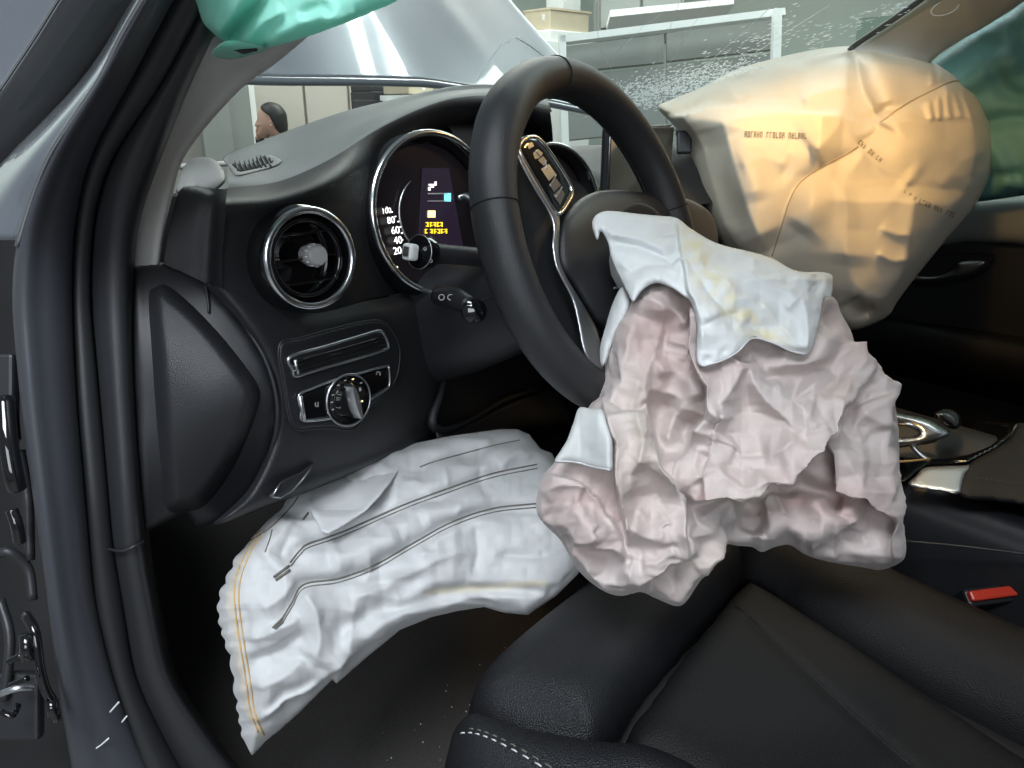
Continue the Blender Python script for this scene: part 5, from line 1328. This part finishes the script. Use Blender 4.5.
# ================================================================== centre console
cn = thing('center_console', 'black centre console with silver trim strip and padded armrest', 'console', (.38, -.3, .26))
def side(z, y): return V3(.272, y, z)
loft('console_side', [[V3(.262,.25,.30), V3(.262,-.1,.30), V3(.262,-.5,.30), V3(.262,-.9,.30)], [V3(.268,.25,.56), V3(.268,-.1,.56), V3(.268,-.5,.55), V3(.268,-.9,.55)], [V3(.280,.25,.615), V3(.280,-.1,.615), V3(.280,-.5,.61), V3(.280,-.9,.61)], [V3(.300,.25,.632), V3(.300,-.1,.632), V3(.300,-.5,.626), V3(.300,-.9,.626)], [V3(.33,.25,.628), V3(.33,-.1,.628), V3(.33,-.5,.622), V3(.33,-.9,.622)], [V3(.50,.25,.628), V3(.50,-.1,.628), V3(.50,-.5,.622), V3(.50,-.9,.622)], [V3(.52,.25,.3), V3(.52,-.1,.3), V3(.52,-.5,.3), V3(.52,-.9,.3)]], M['blackplastic'], cn, 24, 60)
tube('console_joint', [A(903, 541, .83), A(960, 546, .80), A(1024, 554, .775), A(1060, 560, .76)], .0012, M['rubber'], cn, 6, samples=20)
arm, asurf = puff('armrest', [(962,476),(972,462),(990,452),(1008,440),(1016,427),(1024,423),(1110,430),(1110,520),(1040,508),(1000,502),(960,497)], [(962,476,.86),(960,497,.815),(1016,427,.98),(1110,430,.90),(1110,520,.74),(1024,508,.79)], .016, 14, M['seat_plain'], cn, s=2.5, back=.04, smooth_poly=90)
L = catmull(np.array([(972,477),(1000,481),(1024,485),(1060,490)], float), 40)
P = asurf(L[:, 0], L[:, 1], .0006)
for i in range(0, 38, 2): tube('armrest_stitch', [P[i], P[i+1]], .0007, M['thread_dark'], cn, 5)
tr, trs = puff('silver_trim', [(909,486),(916,476),(925,468),(945,466),(968,465),(984,458),(998,449),(1009,438),(1014,426),(1020,424),(1018,434),(1010,446),(998,457),(984,466),(968,473),(964,482),(960,494),(940,491)], [(909,486,.845),(960,494,.815),(925,468,.88),(968,465,.885),(1000,450,.935),(1016,426,.985)], .006, 5, M['silver'], cn, s=1.6, back=.006, smooth_poly=120)
cup, _ = puff('cup_tray', [(896,452),(930,448),(960,436),(975,420),(1012,424),(1010,436),(996,448),(968,462),(925,466),(905,482),(896,480)], [(896,452,.97),(975,420,1.06),(1012,424,1.0),(968,464,.90),(900,480,.87)], .002, 6, M['piano'], cn, s=2.5, back=.03)
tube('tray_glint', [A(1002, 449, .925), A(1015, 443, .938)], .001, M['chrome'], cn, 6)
hr, hrs = puff('hand_rest', [(890,411),(905,413),(925,417),(940,424),(951,433),(942,440),(928,444),(912,446),(890,448),(890,436),(905,437),(918,434),(908,427),(890,424)], [(890,411,.955),(951,433,.925),(928,444,.91),(890,446,.915),(915,420,.945)], .014, 9, M['chrome'], cn, s=1.6, back=.012, smooth_poly=90)
btn, _ = puff('control_knob', [(934,414),(940,409),(950,408),(959,413),(962,421),(958,429),(948,428),(938,421)], [(934,414,.955),(962,421,.955),(948,428,.94)], .012, 9, M['piano'], cn, s=1.6, back=.012, smooth_poly=50)
tube('tray_line', [A(890, 462, .89), A(910, 461, .89), A(930, 459, .895)], .0012, M['thread_amber'], cn, 6)
tube('tray_strut', [A(912, 446, .912), A(922, 456, .905), A(930, 461, .90)], .003, M['silver'], cn, 8, samples=8)

# ================================================================== passenger door
pd = thing('passenger_door', 'far black front door panel with grey upper band and silver handle', 'car door', (1.14, -.2, .3))
box('door_panel', (1.12, -1.0, .28), (1.20, .56, .84), M['blackplastic'], pd, .01)
ub, _ = puff('upper_band', [(930,196),(980,201),(1024,198),(1100,196),(1100,248),(1040,247),(1000,244),(966,242),(945,246),(920,240)], lambda x, y: dX(1.115)(x, y), .02, 14, M['dashtop'], pd, s=3.0, back=.02)
hc, _ = puff('handle_cup', [(905,282),(920,262),(940,254),(985,253),(995,256),(990,266),(978,276),(955,283),(925,286)], lambda x, y: dX(1.116)(x, y), .002, 4, M['dark'], pd, s=2.0, back=.02)
cpl = catmull(np.array([(905,282),(920,262),(940,254),(985,253),(995,256),(990,266),(978,276),(955,283),(925,286)], float), 60, True)
tube('cup_rim', at(cpl[:, 0], cpl[:, 1], dX(1.112)(cpl[:, 0], cpl[:, 1])), .0016, M['blackplastic'], pd, 6, closed=True)
puff('door_handle', [(915,276),(935,276),(952,270),(960,261),(985,260),(984,266),(972,274),(955,279),(935,281),(915,281)], lambda x, y: dX(1.10)(x, y), .010, 6, M['silver'], pd, s=1.6, back=.008, smooth_poly=60)
loft('armrest', [[V3(1.12, .3, .60), V3(1.12, -.2, .62), V3(1.12, -.8, .62)], [V3(1.05, .3, .60), V3(1.04, -.2, .62), V3(1.04, -.8, .62)], [V3(1.05, .3, .54), V3(1.04, -.2, .55), V3(1.04, -.8, .55)], [V3(1.12, .3, .48), V3(1.12, -.2, .48), V3(1.12, -.8, .48)]], M['seat_plain'], pd, 16, 16)
box('window_pane', (1.14, -1.0, .84), (1.146, .3, 1.22), M['glass'], pd)
# passenger seat edge hidden beyond the console
# ================================================================== man in the workshop, seen in the gap under the hood
hx = onY(np.array(272.), np.array(122.), 4.4)
hs = 4.93/FPX   # metres per picture pixel at his distance
man = thing('person', 'dark-haired person in profile with hand raised to the face beyond the dashboard', 'person', (hx[0], hx[1], 0))
L_ = -RT; U_ = np.array((0, 0, 1.0)); B_ = np.cross(L_, U_)
def hp3(dx, dy, dz=0.0): return hx + L_*(dx*hs) + U_*(dy*hs) + B_*dz*hs      # picture pixels left / up from the head centre
def skin_body(name, joints, edges, m, parent):
    me = bpy.data.meshes.new(name); me.from_pydata([tuple(map(float, j[0])) for j in joints], edges, [])
    o = bpy.data.objects.new(name, me); COL.objects.link(o)
    md = o.modifiers.new('skin', 'SKIN')
    for i, j in enumerate(joints):
        v = me.skin_vertices[0].data[i]; v.radius = (j[1], j[2] if len(j) > 2 else j[1]); v.use_root = (i == 0)
    ss = o.modifiers.new('sub', 'SUBSURF'); ss.levels = 2; ss.render_levels = 2
    md.use_smooth_shade = True
    me.materials.append(m)
    bpy.context.view_layer.update()
    ev = o.evaluated_get(bpy.context.evaluated_depsgraph_get())
    nm = bpy.data.meshes.new_from_object(ev)
    bpy.data.objects.remove(o)
    V = [np.array(v.co) for v in nm.vertices]; Fc = [tuple(p.vertices) for p in nm.polygons]
    return link_mesh(name, V, Fc, m, parent)
g = lambda z: np.array((0, 0, z))
pel = np.array((hx[0]+.04, hx[1]-.02, .36)); chest = hp3(-6, -48); neck = hp3(-3, -24)
J = [(pel, .15, .13), (pel*.5+chest*.5, .14, .11), (chest, .17, .12), (neck, .055), (hp3(0, -12), .06),
     (chest+B_*.17+g(.02), .06), (chest+B_*.20-g(.22)+L_*.05, .045), (hp3(20, -26, 22), .035), (hp3(17, -12, 8), .03),
     (chest-B_*.17+g(.02), .06), (chest-B_*.22-g(.25), .045), (chest-B_*.16-g(.34)+L_*.22, .035),
     (pel+B_*.10+L_*.05, .10), (pel+B_*.13+L_*.40+g(.10), .07), (pel+B_*.13+L_*.36-g(.27), .05), (pel+B_*.13+L_*.50-g(.32), .04),
     (pel-B_*.10+L_*.05, .10), (pel-B_*.13+L_*.40+g(.10), .07), (pel-B_*.13+L_*.36-g(.27), .05), (pel-B_*.13+L_*.50-g(.32), .04)]
E = [(0,1),(1,2),(2,3),(3,4),(2,5),(5,6),(6,7),(7,8),(2,9),(9,10),(10,11),(0,12),(12,13),(13,14),(14,15),(0,16),(16,17),(17,18),(18,19)]
bodyo = skin_body('person_body', J, E, M['shirt'], man)
# head: shaped profile (forehead, brow, nose, lips, chin) swept with head width
prof = [(-14,2),(-13,9),(-8,15),(0,17.5),(8,15.5),(12.5,10),(13.5,5),(14,2.5),(17.2,-3.5),(14.2,-5.5),(15,-7.5),(14,-9),(14.6,-11),(12.5,-15),(6,-15.5),(3,-13),(-3,-15),(-9,-14),(-12,-7)]
pc = catmull(np.array(prof, float), 64, True); cen = pc.mean(0)
V, Fc = [], []
nl = 11
for k in range(nl):
    t = -1+2*k/(nl-1); sc_ = math.sqrt(max(0.02, 1-t*t*.98))
    for x, y in pc:
        V.append(hp3(*(cen+(np.array((x, y))-cen)*(sc_**.7)), t*11.0))
n_ = len(pc)
for k in range(nl-1):
    for a in range(n_): Fc.append((k*n_+a, k*n_+(a+1) % n_, (k+1)*n_+(a+1) % n_, (k+1)*n_+a))
Fc += [tuple(range(n_)), tuple((nl-1)*n_+a for a in range(n_))]
link_mesh('head', V, Fc, M['skin'], man)
hair = [(-14.5,-8),(-15,2),(-14,9.5),(-8.5,16.5),(0,19),(7,17),(9.5,13.5),(5,11.5),(1,7),(-1,1),(-2.5,-2),(-5,-4),(-6,-10),(-10,-12)]
pc2 = catmull(np.array(hair, float), 60, True); cen2 = pc2.mean(0)
V, Fc = [], []
for k in range(nl):
    t = -1+2*k/(nl-1); sc_ = math.sqrt(max(0.02, 1-t*t*.98))
    for x, y in pc2: V.append(hp3(*(cen2+(np.array((x, y))-cen2)*(sc_**.7)), t*11.8))
n_ = len(pc2)
for k in range(nl-1):
    for a in range(n_): Fc.append((k*n_+a, k*n_+(a+1) % n_, (k+1)*n_+(a+1) % n_, (k+1)*n_+a))
Fc += [tuple(range(n_)), tuple((nl-1)*n_+a for a in range(n_))]
link_mesh('hair', V, Fc, M['hair'], man)
for s_ in (-1, 1):
    lathe('ear', hp3(-1.5, -1.5, s_*10.8), B_*s_+L_*-.3, [(.016, -.004), (.02, .004), (.014, .009), (0, .006)], M['skin'], man, 14, su=.7, sv=1.2)
    lathe('eye', hp3(12.3, 2.2, s_*4.5), L_, [(.008, -.004), (.006, .002), (0, .004)], M['hair'], man, 10)
# hand at the mouth: palm, four fingers, thumb
palm = hp3(17, -13, 6)
HJ = [(hp3(19, -18, 8), .022, .018), (palm, .028, .016)]; HE = [(0, 1)]
hand = skin_body('hand', HJ, HE, M['skin'], man)
for i in range(4):
    o0 = palm+U_*(.010-.0)+B_*(-.024+.016*i)
    tube('finger', [o0, o0+U_*.03-L_*.004, o0+U_*(.052+.006*(i in (1, 2)))-L_*.018], [.009, .0085, .006], M['skin'], hand, 8, samples=8)
tube('finger', [palm-B_*.02, palm-B_*.032+U_*.02-L_*.02, palm-B_*.02+U_*.035-L_*.035], [.010, .009, .007], M['skin'], hand, 8, samples=8)
st_ = thing('stool', 'low wooden stool under the person beyond the dashboard', 'stool', (pel[0], pel[1], 0))
lathe('seat', (pel[0], pel[1], .20), (0, 0, 1), [(.15, 0), (.16, .01), (.16, .03), (.15, .04), (0, .04)], M['wood'], st_, 28)
for a in (45, 135, 225, 315):
    c, s_ = math.cos(math.radians(a)), math.sin(math.radians(a))
    tube('leg', [(pel[0]+.10*c, pel[1]+.10*s_, .2), (pel[0]+.14*c, pel[1]+.14*s_, 0.0)], .014, M['wood'], st_, 8)
